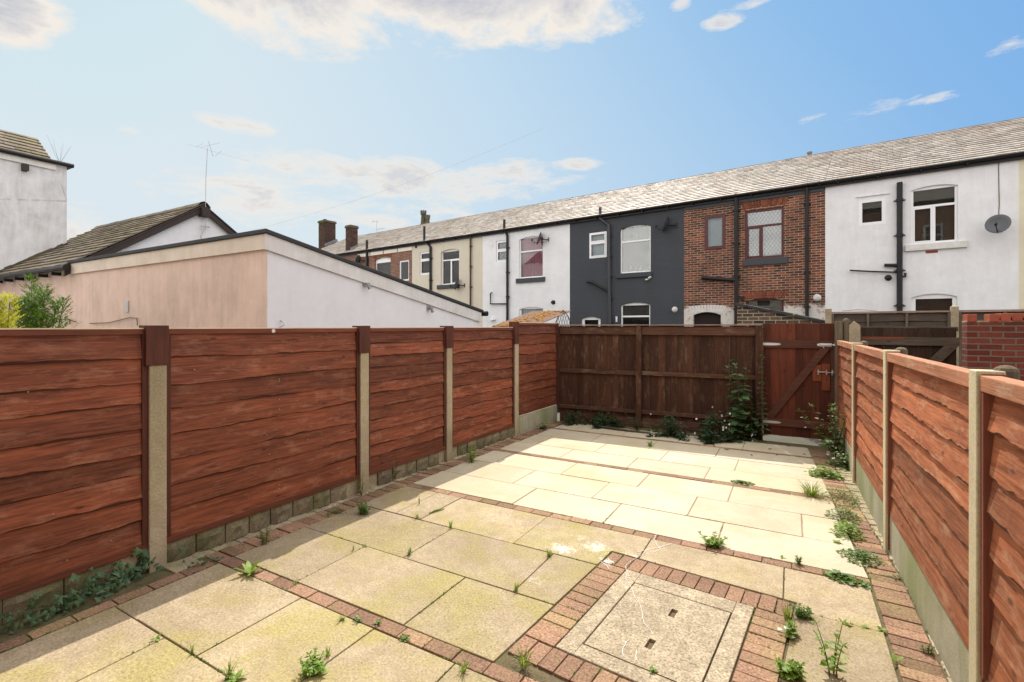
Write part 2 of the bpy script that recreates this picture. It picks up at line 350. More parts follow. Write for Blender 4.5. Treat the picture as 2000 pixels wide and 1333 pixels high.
M['grass'] = leafmat('grass_blade', (.10, .17, .03), (.34, .42, .12), .4)
M['stem'] = plain('weed_stem', (.12, .09, .045), .8)
M['moss'] = plain('moss_green', (.11, .17, .025), .95, .1, var=.6, bumpy=1, vs=60)
M['petal'] = plain('white_petal', (.85, .85, .82), .6)
M['yellow'] = plain('yellow_petal', (.80, .60, .05), .6)
M['litter'] = plain('dead_leaf', (.14, .075, .035), .8, var=.4)
M['thread'] = plain('white_thread', (.85, .84, .82), .8)

# ------------------------------------------------------------------ world, sun, camera
SUN = Vector((-.30, .76, 1.0)).normalized()
def make_world():
    w = bpy.data.worlds.new('World'); scene.world = w; w.use_nodes = True
    n = NT.__new__(NT); n.nt = w.node_tree; n.nt.nodes.clear()
    sky = n.n('ShaderNodeTexSky'); sky.sky_type = 'NISHITA'; sky.sun_disc = False
    sky.sun_elevation = math.asin(SUN.z); sky.sun_rotation = math.atan2(SUN.x, SUN.y)
    sky.air_density = 1.0; sky.dust_density = 1.2; sky.ozone_density = 1.4
    tc = n.n('ShaderNodeTexCoord'); d = tc.outputs['Generated']; sp = n.n('ShaderNodeSeparateXYZ'); n.set(sp.inputs[0], d)
    # compass bearing and height of the view direction, in radians
    az = n.math('ARCTAN2', sp.outputs[0], sp.outputs[1]); el = n.math('ARCSINE', sp.outputs[2])
    cp = n.n('ShaderNodeCombineXYZ'); h = n.math('ADD', n.math('MAXIMUM', sp.outputs[2], 0.0), .12)
    n.set(cp.inputs[0], n.math('DIVIDE', sp.outputs[0], h)); n.set(cp.inputs[1], n.math('DIVIDE', sp.outputs[1], h))
    n1 = n.noise(cp.outputs[0], 3.4, 10, .66, .25)
    ae = n.n('ShaderNodeCombineXYZ'); n.set(ae.inputs[0], az); n.set(ae.inputs[1], n.math('MULTIPLY', el, 3.0))
    n2 = n.noise(ae.outputs[0], 8.5, 10, .68, .35)
    def blob(px, py, rx, ry, amp=1.0):
        a = math.atan((px-1000)/FP) - YAW; e = math.atan((638-py)/math.hypot(FP, px-1000))
        k = 1 + ((px-1000)/FP)**2; ra = rx/FP/k; re = ry/FP/math.sqrt(k)
        da = n.math('DIVIDE', n.math('SUBTRACT', az, a), ra); de = n.math('DIVIDE', n.math('SUBTRACT', el, e), re)
        q = n.math('ADD', n.math('MULTIPLY', da, da), n.math('MULTIPLY', de, de))
        return n.math('MULTIPLY', n.math('MAXIMUM', n.math('SUBTRACT', 1.0, q), 0.0), amp)
    def msum(L):
        r = L[0]
        for x in L[1:]: r = n.math('MAXIMUM', r, x)
        return r
    top = msum([blob(560, -30, 320, 112, 1.0), blob(900, -20, 340, 104, 1.0), blob(1130, 10, 190, 75, .8), blob(10, 10, 165, 80, 1.0), blob(700, -200, 900, 160, 1.0)])
    low = msum([blob(800, 350, 400, 48, .75), blob(1010, 345, 160, 35, .7), blob(480, 385, 260, 60, .55), blob(460, 243, 100, 22, .75), blob(700, 420, 420, 45, .55),
                blob(1130, 321, 70, 16, .75), blob(245, 250, 40, 12, .5), blob(1700, 213, 130, 16, .40), blob(1815, 196, 70, 12, .48), blob(1590, 233, 50, 12, .5),
                blob(1410, 44, 50, 16, .65), blob(1970, 95, 70, 20, .5), blob(1480, 2, 90, 10, .42), blob(1330, 6, 30, 16, .7), blob(150, 480, 260, 90, .5)])
    dt = n.ramp(n.math('MULTIPLY_ADD', n.math('SUBTRACT', n1, .5), 2.6, top), [(.28, 0.0), (.66, 1.0)])
    dl = n.math('MULTIPLY', n.ramp(n.math('MULTIPLY_ADD', n.math('SUBTRACT', n2, .5), 2.2, low), [(.26, 0.0), (.72, 1.0)]), .85)
    gate = n.ramp(n.math('MAXIMUM', top, low), [(.0, 0.0), (.10, 1.0)])
    dens = n.math('MULTIPLY', n.math('MAXIMUM', dt, dl), gate)
    shade = n.math('MULTIPLY', n.ramp(n.math('MULTIPLY_ADD', n.math('SUBTRACT', n1, .5), 1.5, top), [(.70, 0.0), (1.30, 1.0)]), .85)
    shade2 = n.math('MULTIPLY', n.ramp(n.math('MULTIPLY_ADD', n.math('SUBTRACT', n2, .5), 2.2, low), [(.62, 0.0), (.95, 1.0)]), .55)
    cc = n.mix(n.math('MAXIMUM', shade, shade2), [x*CLOUD for x in (1.0, .945, .87)], [x*CLOUD for x in (.56, .59, .68)])
    # thin high veil, thicker towards the west (left) and the horizon
    veil = n.math('MULTIPLY', n.ramp(n.math('MULTIPLY_ADD', az, .5, n.math('ADD', n.math('MULTIPLY', el, .55), .72)), [(.10, .85), (.50, .45), (1.0, .05)]), 1.0)
    s2 = n.mix(1.0, sky.outputs[0], SKYTINT, 'MULTIPLY')
    side = n.ramp(n.math('MULTIPLY_ADD', az, .62, n.math('MULTIPLY_ADD', el, .35, .62)), [(.10, (.62, .78, .87)), (.40, (.46, .67, .86)), (.70, (.30, .54, .83)), (1.0, (.17, .41, .80))])
    cap = n.mix(1.0, side, (4.6, 4.6, 4.6), 'MULTIPLY'); s2 = n.mix(1.0, s2, cap, 'DARKEN')
    c = n.mix(veil, s2, [x*CLOUD*.96 for x in (.86, .935, .985)])
    c = n.mix(dens, c, cc)
    # broken bright cloud overhead and behind, out of view, added to lift the shade
    over = n.math('MAXIMUM', n.ramp(n.math('MULTIPLY', el, .6366), [(.46, 0.0), (.58, 1.0)]), n.math('MULTIPLY', n.ramp(n.math('MULTIPLY', n.math('ABSOLUTE', n.math('ADD', az, YAW)), .318), [(.30, 0.0), (.42, 1.0)]), 1.0))
    over = n.math('MULTIPLY', over, n.ramp(n1, [(.30, .55), (.52, 1.0)]))
    c = n.mix(over, c, [x*FILLCLOUD for x in (1.0, .965, .93)])
    bg = n.n('ShaderNodeBackground'); n.set(bg.inputs[0], c); bg.inputs[1].default_value = SKYSTR
    out = n.n('ShaderNodeOutputWorld'); n.set(out.inputs[0], bg.outputs[0])
CLOUD = 4.1; FILLCLOUD = 8.6; SKYTINT = (.9, 1.0, 1.15); SKYSTR = .15
make_world()
sl = bpy.data.lights.new('sun', 'SUN'); sl.energy = 3.7; sl.angle = R(.5); sl.color = (1, .93, .82)
so = bpy.data.objects.new('sun', sl); COL.objects.link(so); so.rotation_euler = (-SUN).to_track_quat('-Z', 'Y').to_euler()
cam = bpy.data.cameras.new('camera'); co = bpy.data.objects.new('camera', cam); COL.objects.link(co)
co.location = (0, 0, EYE); co.rotation_euler = (R(90), 0, YAW); cam.sensor_width = 36; cam.lens = FP/2000*36
cam.shift_y = -28.5/2000; cam.clip_start = .05; cam.clip_end = 2000
scene.camera = co
scene.view_settings.view_transform = 'Standard'; scene.view_settings.look = 'None'; scene.view_settings.exposure = .55; scene.view_settings.gamma = 1

# ------------------------------------------------------------------ ground and paving
g = MB(); g.box(-160, 160, -60, 260, -.3, -.06); tag(g.build('ground', M['ground']), kind='structure')
g = MB(); g.box(-4.6, .95, -.6, 8.95, -.058, -.014); tag(g.build('soil_bed', M['soil']), kind='structure')

def inset(pts, d):
    n = len(pts); cx = sum(p[0] for p in pts)/n; cy = sum(p[1] for p in pts)/n; out = []
    for i in range(n):
        a, b, c = Vector(pts[i-1]), Vector(pts[i]), Vector(pts[(i+1) % n])
        e1 = (b-a).normalized(); e2 = (c-b).normalized()
        n1 = Vector((-e1.y, e1.x)); n2 = Vector((-e2.y, e2.x)); k = n1+n2; k = k/max(.3, k.dot(n1)) if k.length > .01 else n1
        out.append((b.x+k.x*d, b.y+k.y*d))
    return out
JOINTS = []
def slab(mb, pts, d=.0042, hz=.003):
    JOINTS.append(pts)
    q = inset(pts, d); z = random.uniform(-hz, hz); tx, ty = random.uniform(-.003, .003), random.uniform(-.003, .003); t = random.random()
    cx = sum(p[0] for p in q)/len(q); cy = sum(p[1] for p in q)/len(q); n = len(q)
    mb.mesh([(p[0], p[1], -.05) for p in q] + [(p[0], p[1], z+(p[0]-cx)*tx+(p[1]-cy)*ty) for p in q],
            [tuple(range(n, 2*n))] + [(i, (i+1) % n, n+(i+1) % n, n+i) for i in range(n)], t)
def rect(x0, x1, y0, y1): return [(x0, y0), (x1, y0), (x1, y1), (x0, y1)]
near = MB()
for r in [(-3.89, -3.11, 2.28, 2.945), (-3.11, -2.085, 2.28, 2.945), (-3.89, -2.695, 2.945, 3.605), (-2.695, -1.68, 2.945, 3.605), (-3.89, -3.403, 3.605, 4.285),
          (-3.403, -3.087, 3.605, 4.285), (-3.087, -2.057, 3.605, 4.285)]: slab(near, rect(*r))
slab(near, [(-2.085, 2.28), (-1.425, 2.28), (-1.364, 2.945), (-2.085, 2.945)])
slab(near, [(-1.68, 2.945), (-1.364, 2.945), (-1.304, 3.605), (-1.68, 3.605)])
slab(near, [(-2.057, 3.605), (-1.304, 3.605), (-1.279, 3.885), (-1.055, 3.868), (-1.055, 4.285), (-2.057, 4.285)])
slab(near, [(-1.055, 3.868), (-.045, 3.785), (-.045, 4.285), (-1.055, 4.285)])
slab(near, [(.02, 3.67), (.49, 3.67), (.49, 4.285), (-.045, 4.285), (-.045, 3.785), (.03, 3.779)])
slab(near, [(-.045, 2.93), (.49, 2.93), (.49, 3.67), (.02, 3.67)])
slab(near, [(-.105, 2.28), (.49, 2.28), (.49, 2.93), (-.045, 2.93)])
for y0, y1, xs in [(1.485, 2.165, [-3.885, -3.585, -2.895, -2.215, -1.6, -.95, -.3, .49]), (.82, 1.485, [-3.885, -3.235, -2.56, -1.9, -1.25, -.6, .05, .49]),
                   (.15, .82, [-3.885, -3.3, -2.6, -1.9, -1.2, -.5, .49]), (-.5, .15, [-3.885, -2.9, -2.2, -1.5, -.8, -.1, .49])]:
    for a, b in zip(xs, xs[1:]): slab(near, rect(a, b, y0, y1))
tag(near.build('concrete_paving', M['slab'], bevel=.004), kind='structure')
def redge(u): return .50 if u < 4.4 else .50-.065*(u-4.4)
far = MB()
for y0, y1, xs in [(4.395, 4.975, [-3.88, -2.52, -1.535, -.55, .5]), (4.975, 5.585, [-3.87, -2.85, -1.865, -.88, .09]), (5.585, 6.165, [-3.86, -3.51, -2.51, -1.54, -.58]),
                   (6.28, 6.83, [-3.83, -2.84, -1.87, -.915]), (6.83, 7.42, [-3.8, -3.49, -2.52, -1.575, -.63]), (7.42, 8.0, [-3.78, -2.80, -1.87, -.935]),
                   (8.085, 8.66, [-3.75, -3.35, -2.5, -1.57, -.64])]:
    xs = [x for x in xs if x < .2]
    for i, a in enumerate(xs):
        if i < len(xs)-1: slab(far, rect(a, xs[i+1], y0, y1), .006, .002)
        else: slab(far, [(a, y0), (redge(y0), y0), (redge(y1), y1), (a, y1)], .006, .002)
tag(far.build('stone_paving', M['stone'], bevel=.004), kind='structure')

bp = MB()
def paver(x0, x1, y0, y1): slab(bp, rect(x0, x1, y0, y1), .003, .004)
for yc, w in ((2.17, .105), (4.288, .104), (6.172, .10), (8.004, .078)):
    x = -3.89
    while x < redge(yc)-.02:
        x2 = min(x+.205, redge(yc)); paver(x, x2, yc, yc+w); x = x2
y = 2.17
while y < 8.6:                              # left edging, bricks laid across
    k = -3.895+.016*(y-2.2); slab(bp, [(k-.205, y), (k, y), (k, y+.103), (k-.205, y+.103)], .003, .006); y += .104
y = -.4
while y < 2.1: paver(-4.0, -3.892, y, y+.21); y += .212
y = -.4
while y < 8.5:                              # right edging
    k = redge(y); slab(bp, [(k+.004, y), (k+.208, y-.006), (k+.208, y+.098), (k+.004, y+.104)], .003, .004); y += .1045
mo = Vector((-1.087, 3.651)); e1 = Vector((math.cos(R(5)), -math.sin(R(5)))); e2 = Vector((-math.sin(R(5)), -math.cos(R(5))))
def ml(a, b): p = mo+e1*a+e2*b; return (p.x, p.y)
def mbrick(mb, a0, a1, b0, b1, d=.003): slab(mb, [ml(a0, b1), ml(a1, b1), ml(a1, b0), ml(a0, b0)], d, .003)
for i in range(13): mbrick(bp, -.205+i*.1, -.205+(i+1)*.1, -.207, -.004)
for i in range(11): mbrick(bp, -.207, -.004, i*.1, (i+1)*.1); mbrick(bp, .889, 1.092, i*.1, (i+1)*.1)
for i in range(13): mbrick(bp, -.205+i*.1, -.205+(i+1)*.1, 1.104, 1.285)
tag(bp.build('brick_edging', M['paver'], bevel=.004), kind='structure')
# cement haunching along both fences
pt = MB(); pt.poly([(-3.86, 4.41, -.005), (.47, 4.41, -.005), (.27, 8.62, -.005), (-3.76, 8.62, -.005)]); tag(pt.build('paving_joints', M['pointing']), kind='structure')
hb = MB()
for side in (0, 1):
    y = -.4
    while y < 8.6:
        y2 = y+.07
        a, b = (redge(y)+.214, .80) if side else (-4.40, (-3.897+.016*(y-2.2)-.21) if y > 2.1 else -4.004)
        if not side and y < 1.85: y = y2; continue
        z = random.uniform(-.014, .004); hb.box(a+random.uniform(0, .012), b-random.uniform(0, .012), y, y2+.002, -.05, z); y = y2
tag(hb.build('cement_strip', M['haunch'], bevel=.006), kind='structure')

# fine moss and seedlings growing in the joints, and grit along the right edging
jm = MB(); rj = random.Random(99); tot = 0
segs = []
for P in JOINTS:
    for k in range(len(P)):
        a, b = Vector(P[k]), Vector(P[(k+1) % len(P)]); c_ = (a+b)/2
        if c_.y < 5.2 or c_.x > .1: segs.append((a, b, (b-a).length))
for k in range(16000):
    a, b, L = segs[rj.randrange(len(segs))]
    if rj.random() > L*1.6: continue
    p = a.lerp(b, rj.random())
    if math.sin(p.x*5.1+p.y*2.3)+math.sin(p.y*7.7-p.x*3.1)+rj.uniform(-1, 1) < .7: continue
    for q in range(rj.randint(2, 6)):
        a_ = rj.random()*6.283; s_ = rj.uniform(.003, .011); o = Vector((p.x+rj.gauss(0, .004), p.y+rj.gauss(0, .004), -.002))
        d = Vector((math.cos(a_), math.sin(a_), rj.uniform(.3, 1.5))).normalized()*s_; w = Vector((-math.sin(a_), math.cos(a_), 0))*s_*.35
        jm.mesh([o-w*.5, o+w*.5, o+d*.6+w, o+d*1.2, o+d*.6-w], [(0, 1, 2, 3, 4)], rj.random())
tag(jm.build('joint_moss', M['leaf']), 'fine moss and seedlings in the paving joints', 'moss', kind='stuff')
gr = MB()
for k in range(900):
    y = rj.uniform(.8, 8.4); x = redge(y)+.2+abs(rj.gauss(0, .07)); 
    if x > .80: continue
    s_ = rj.uniform(.002, .009); z = .006; c_ = Vector((x, y, z)); vs = [c_+Vector((rj.uniform(-1, 1), rj.uniform(-1, 1), rj.uniform(-.3, .6)))*s_ for _ in range(5)]
    gr.mesh(vs, [(0, 1, 2), (0, 2, 3), (0, 3, 4), (0, 4, 1), (1, 2, 3, 4)], rj.random())
tag(gr.build('grit', M['haunch']), 'loose grit along the right edging', 'grit', kind='stuff')

mh = empty('manhole_cover', (mo.x, mo.y, 0), R(-5), 'square concrete manhole cover with two key slots, framed by pavers', 'manhole cover')
# local: x = e1, y = -e2
f = MB(); W, L_ = .885, 1.10
f.box(.004, .118, -L_+.004, -.004, -.05, .004); f.box(.775, W-.004, -L_+.004, -.004, -.05, .004)
f.box(.119, .774, -.155, -.004, -.05, .004); f.box(.119, .774, -L_+.004, -.985, -.05, .004)
f.build('frame', M['aggregate'], mh, bevel=.005)
l = MB(); a0, a1, b0, b1 = .128, .765, -.976, -.165
sl_ = [(.4416, .4816, -.425, -.330), (.424, .464, -.807, -.712)]
xs = sorted({a0, a1, *[q for s_ in sl_ for q in s_[:2]]}); ys = sorted({b0, b1, *[q for s_ in sl_ for q in s_[2:]]})
for i in range(len(xs)-1):
    for j in range(len(ys)-1):
        cx, cy = (xs[i]+xs[i+1])/2, (ys[j]+ys[j+1])/2
        if not any(s_[0] < cx < s_[1] and s_[2] < cy < s_[3] for s_ in sl_): l.poly([(xs[i], ys[j], .003), (xs[i+1], ys[j], .003), (xs[i+1], ys[j+1], .003), (xs[i], ys[j+1], .003)])
for s_ in sl_:
    x0, x1, y0, y1 = s_
    for p, q in (((x0, y0), (x0, y1)), ((x0, y1), (x1, y1)), ((x1, y1), (x1, y0)), ((x1, y0), (x0, y0))):
        l.poly([(*p, .003), (*q, .003), (*q, -.04), (*p, -.04)])
    l.poly([(x0, y0, -.04), (x1, y0, -.04), (x1, y1, -.04), (x0, y1, -.04)])
for p, q in (((a0, b0), (a1, b0)), ((a1, b0), (a1, b1)), ((a1, b1), (a0, b1)), ((a0, b1), (a0, b0))): l.poly([(*p, -.05), (*q, -.05), (*q, .003), (*p, .003)])
ld = l.build('lid', M['aggregate'], mh)
for s_ in sl_:
    k = MB(); k.tube([((s_[0]+s_[1])/2, s_[2]+.004, -.018), ((s_[0]+s_[1])/2, s_[3]-.004, -.018)], .006, 6); k.build('key_bar', M['litter'], ld)

# ------------------------------------------------------------------ fences
def lap_boards(mb, x0, x1, z0, z1, n, wav=.010, y=0.0, proud=.022, seed=0, seg=.05, bark_shade=.012):
    rnd = random.Random(seed); H = (z1-z0)/n; N = max(4, int((x1-x0)/seg))
    for i in range(n):
        zb = z0+i*H+rnd.uniform(-.012, .012)*(i > 0); zt = min(z0+(i+1)*H+.055, z1) if i < n-1 else z1
        ph = rnd.random()*9; amp = wav*rnd.uniform(.4, 1.6); t = rnd.random(); slope = rnd.uniform(-.012, .012)
        vs = []; walk = 0; pd = proud*rnd.uniform(.75, 1.25)
        for k in range(N+1):
            x = x0+(x1-x0)*k/N; walk = walk*.6+rnd.uniform(-1, 1)*.7
            w = amp*(.9*math.sin(x*2.3+ph)+.6*math.sin(x*6.1+ph*2)+walk) + slope*(k/N-.5) if i > 0 else 0
            bk = (bark_shade*max(.12, .55+.45*math.sin(x*5.3+ph*3)+.5*walk)) if i else .003
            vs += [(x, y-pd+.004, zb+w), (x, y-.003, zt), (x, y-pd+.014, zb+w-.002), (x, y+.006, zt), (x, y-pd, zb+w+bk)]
        fs = []; f2 = []
        for k in range(N):
            a = 5*k; b = a+5
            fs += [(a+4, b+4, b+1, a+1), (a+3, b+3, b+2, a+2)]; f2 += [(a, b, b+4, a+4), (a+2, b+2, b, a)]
        fs += [(0, 4, 1, 3, 2), (5*N, 5*N+2, 5*N+3, 5*N+1, 5*N+4)]
        n0 = len(mb.v); mb.mesh(vs, fs, t)
        for f in f2: mb.f.append(tuple(q+n0 for q in f)); mb.t.append(-.62)  # dark bark lip, with the shadow under the lap put into its tone
GL = 'fence panels along the left side'
lf = empty('panel_fence', (-4.25, 0, 0), math.atan2(8.8, .27), 'tall red-stained fence along the left side, on concrete posts', 'fence')
posts = [-1.95, -.08, 1.88, 3.90, 5.40, 7.20]
ends = posts+[8.80]
for i, (a, b) in enumerate(zip(ends, ends[1:])):
    x0, x1 = a+.062, b-.062 if i < 5 else b-.02
    z0, z1 = (.17, 1.79) if i < 5 else (.33, 1.87)
    if i == 0: x0 = -1.92
    m = MB(); lap_boards(m, x0+.03, x1-.03, z0+.03, z1, [9, 9, 8, 11, 10, 10, 9][i] if i < 5 else 9, [.003, .003, .0035, .003, .005, .005, .006][i], .055, .024, seed=20+i, bark_shade=.013)
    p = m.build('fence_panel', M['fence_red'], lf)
    m = MB(); m.box(x0, x1, .028, .085, z1, z1+.040, .55); m.build('rail', M['fence_trim'], p, bevel=.003); m = MB(); m.box(x0, x1, .026, .088, z1+.0405, z1+.049, .8); m.build('capping', M['raw_edge'], p); m = MB(); m.box(x0-.0, x1, .020, .060, z0-.012, z0+.035, .35)  # capping: added pale strip, the sunlit top edge put into its colour
    m.build('rail', M['fence_trim'], p, bevel=.003)
    m = MB(); m.box(x0-.012, x0+.034, .022, .064, z0+.036, z1-.001, .5); m.build('batten', M['fence_trim_v'], p, bevel=.002); m = MB(); m.box(x1-.034, x1+.006, .022, .064, z0+.036, z1-.001, .5)
    m.build('batten', M['fence_trim_v'], p, bevel=.002)
    m = MB(); rr = random.Random(i)
    for q in range(14):
        xx = x0+(x1-x0)*(.5 if q % 2 else .03+.94*rr.random()); zz_ = z0+.1+(z1-z0-.15)*rr.random(); m = MB(); m.lathe((xx, .031, zz_), (0, -1, 0), [(0, .004), (.003, .004), (.004, .001)], 6); m.build('nail_head', M['galv'], p)
for i, a in enumerate(posts):
    if i == 0: continue
    m = MB(); m.prism([(a-.06, .0), (a+.06, .0), (a+.05, .1), (a-.05, .1)], -.05, 1.555, .5); p = m.build('post', M['post'], lf, bevel=.008)
    m = MB(); m.box(a-.085, a+.068 if i < 5 else a+.05, -.012, .11, 1.555, 1.858 if i < 5 else 1.93); m.build('timber_post_top', M['fence_trim_v'], p, bevel=.002)
m = MB(); x = 7.27
m.box(x, 8.79, .03, .07, -.05, .30); m.build('gravel_board', M['gravel_board'], lf, bevel=.004)
m = MB(); m.box(8.77, 8.80, .0, .05, .31, 1.915); m.build('end_batten', M['fence_trim_v'], lf)
m = MB(); m.lathe((2.83, .026, 1.808), (0, -1, 0), [(0, .018), (.002, .018), (.0025, .001)], 16); k = m.build('maker_badge', M['galv_dull'], lf)
# rock faced block plinth
bw = empty('block_wall', (-4.25, 0, 0), math.atan2(8.8, .27), 'low rock-faced block plinth under the left fence', 'wall')
m = MB(); rr = random.Random(3); x = -1.9
while x < 7.12:
    L = .215*rr.uniform(.9, 1.1)*(1 if x > 1.9 else 1.4)
    if not any(abs(x+L/2-p) < .13 for p in posts):
        # rough split face
        nx, nz = 5, 4; vs = []; y0 = rr.uniform(-.004, .008)
        for a in range(nx+1):
            for c in range(nz+1):
                e = (a in (0, nx)) or (c in (0, nz))
                vs.append((x+.005+(L-.01)*a/nx, .035+y0-(0 if e else rr.uniform(.008, .032)), -.04+.195*c/nz))
        fs = [(a*(nz+1)+c, (a+1)*(nz+1)+c, (a+1)*(nz+1)+c+1, a*(nz+1)+c+1) for a in range(nx) for c in range(nz)]
        tn = rr.random(); m.mesh(vs, fs, tn); m.box(x+.004, x+L-.004, .040+y0, .12, -.04, .1545, tn)
    x += L
m.build('blocks', M['block'], bw)
m = MB(); m.box(-1.9, 7.13, .055, .13, -.05, .1565); m.build('mortar', M['haunch'], bw)

rf = empty('panel_fence', (.60, 9.0, 0), math.atan2(-9.0, .16), 'lower sunlit red fence along the right side, with concrete gravel boards', 'fence')
rp = [-.02, 1.93, 3.96, 6.07, 8.10, 10.05]
for i, (a, b) in enumerate(zip(rp, rp[1:])):
    x0, x1 = a+.055, b-.055
    m = MB(); lap_boards(m, x0+.04, x1-.02, .315, 1.57, [8, 8, 8, 7, 8][i], [.0022, .0022, .0025, .0045, .0022][i], .055, .027, seed=60+i, seg=.035, bark_shade=.016)
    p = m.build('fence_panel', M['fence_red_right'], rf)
    m = MB(); m.box(x0, x1, .010, .085, 1.565, 1.635, .7); m.build('rail', M['trim_right'], p, bevel=.004)
    m = MB(); m.box(x0, x0+.035, .012, .060, .32, 1.563); m.build('batten', M['trim_right_v'], p); m = MB(); m.box(x1-.03, x1, .030, .060, .32, 1.563); m.build('batten', M['trim_right_v'], p)
    m = MB(); m.box(a+.045, b-.045, .03, .075, -.05, .31); m.build('gravel_board', M['gravel_board'], rf, bevel=.004)
for i, a in enumerate(rp[1:]):
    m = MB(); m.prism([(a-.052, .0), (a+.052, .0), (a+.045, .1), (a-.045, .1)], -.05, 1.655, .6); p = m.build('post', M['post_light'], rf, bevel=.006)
    m = MB(); m.tube([(a, .112, 1.3), (a, .112, 1.655)], .042, 12); m.lathe((a, .112, 1.655), (0, 0, 1), [(0, .042), (.012, .036), (.022, .02), (.025, .002)], 12)
    m.build('rounded_stake', M['grey_wood_v'], p, smooth=False)
    # brown stain slopped over the post face that looks back at the house
    m = MB(); m.box(a+.0525, a+.0545, .018, .099, .02, 1.64); m.build('stained_side', M['trim_right_v'], p)
BA = math.atan2(.25, 3.57)
bf = empty('board_fence', (-4.0, 8.80, 0), BA, 'dark weathered vertical-board fence across the back of the yard', 'fence')
rr = random.Random(11)
m = MB(); x = -.05
while x < 3.585:
    w = rr.uniform(.10, .145); x2 = min(x+w, 3.59); y0 = rr.uniform(.040, .055)
    m.box(x, x2-.001, y0, y0+.016, rr.uniform(.05, .15), 1.86-rr.uniform(0, .01), rr.random()**1.3); x = x2
m.build('boards', M['back_board'], bf)
for z0, z1, y0 in ((1.70, 1.845, .0), (.955, 1.03, .0), (.245, .315, .0), (-.03, .165, .02)):
    for a, b in ((.03, 1.53), (1.63, 3.50)):
        m = MB(); m.box(a, b, y0, y0+.036, z0+rr.uniform(-.006, .006), z1, rr.random()); m.build('rail', M['back_rail'], bf, bevel=.003)
for a in (1.58, 3.54):
    m = MB(); m.box(a-.047, a+(.047 if a < 2 else .064), -.045, .042, -.05, 1.852, .55); m.build('post', M['back_board'], bf, bevel=.004)
m = MB()
for a, b in ((.02, 1.55), (1.553, 2.35), (2.353, 3.58)): m.box(a, b, -.035, .075, 1.862+rr.uniform(0, .003), 1.885, rr.random())
m.build('capping', M['cap_wood'], bf, bevel=.003)

gt = empty('garden_gate', (-.40, 9.06, 0), R(2.5), 'closed red wooden gate with diagonal brace and galvanised bolt', 'gate')
m = MB(); x = 0
while x < .985:
    w = rr.uniform(.10, .125); x2 = min(x+w, .99); m.box(x+.0003, x2-.0003, .03, .048, .055+rr.uniform(0, .008), 1.90-.0*x, rr.random()); x = x2
m.build('boards', M['gate_board'], gt, bevel=.004)
for z0, z1 in ((1.50, 1.625), (.22, .34)):
    m = MB(); m.box(.0, .985, -.002, .0285, z0, z1, rr.random()); m.build('ledge', M['gate_rail'], gt, bevel=.003)
m = MB(); m.prism_y([(.02, .341), (.15, .341), (.93, 1.499), (.80, 1.499)], -.001, .0285, .6); m.build('brace', M['gate_rail'], gt, bevel=.003)
m = MB(); m.box(.945, .99, -.004, .0285, .35, 1.49, .3); m.build('edge_stile', M['gate_rail'], gt)
m = MB(); m.box(.70, .82, .010, .0285, .98, 1.24, .9); m.build('patch_board', M['gate_new'], gt, bevel=.003); m = MB(); m.box(.825, .935, .008, .0285, .84, 1.26, .6); m.build('patch_board', M['gate_new'], gt, bevel=.003)
for z in (1.56, .28):
    m = MB(); m.prism_y([(-.05, z-.022), (.17, z-.02), (.24, z-.014), (.26, z), (.24, z+.014), (.17, z+.02), (-.05, z+.022)], -.008, -.004); m.tube([(-.035, -.012, z-.035), (-.035, -.012, z+.035)], .009, 8)
    for q in (0, .06, .13, .2): m.lathe((q, -.008, z), (0, -1, 0), [(0, .007), (.003, .005), (.004, .001)], 8)
    m.build('hinge', M['galv_dull'], gt)
m = MB(); m.prism_y([(.76, 1.545), (.80, 1.535), (.955, 1.535), (.955, 1.585), (.80, 1.585), (.76, 1.575)], -.008, -.004); m.tube([(.79, -.014, 1.56), (.99, -.014, 1.56)], .008, 8)
m.lathe((.985, -.014, 1.56), (0, -1, 0), [(-.012, .018), (.012, .018), (.016, .01)], 12); m.tube([(.84, -.016, 1.55), (.84, -.02, 1.515), (.855, -.02, 1.505)], .004, 6); m.build('hasp', M['galv_dull'], gt)
m = MB(); m.tube([(.76, -.006, 1.13), (1.0, -.006, 1.125)], .009, 8)
for q in (.775, .885, .96): m.box(q-.010, q+.010, -.012, .006, 1.085, 1.17)
m.tube([(.885, -.01, 1.13), (.885, -.05, 1.12), (.885, -.055, 1.10)], .006, 6); m.lathe((.965, -.012, 1.13), (0, -1, 0), [(0, .018), (.02, .016), (.026, .004)], 10); m.build('bolt', M['galv'], gt)
gp = empty('gate_post', (.64, 9.06, 0), R(2.5), 'grey weathered twin gate post with rounded top at the right corner', 'post')
m = MB(); m.box(-.047, .045, -.03, .05, -.05, 1.93, .5); m.build('post', M['grey_wood_v'], gp, bevel=.006)
m = MB(); m.tube([(.10, .03, -.05), (.10, .03, 1.94), (.10, .03, 1.965), (.10, .03, 1.975)], [.045, .045, .032, .005], 12); m.build('stake', M['grey_wood_v'], gp)
m = MB(); m.box(.15, .19, .0, .06, -.05, 1.92, .4); m.build('batten', M['grey_wood_v'], gp)

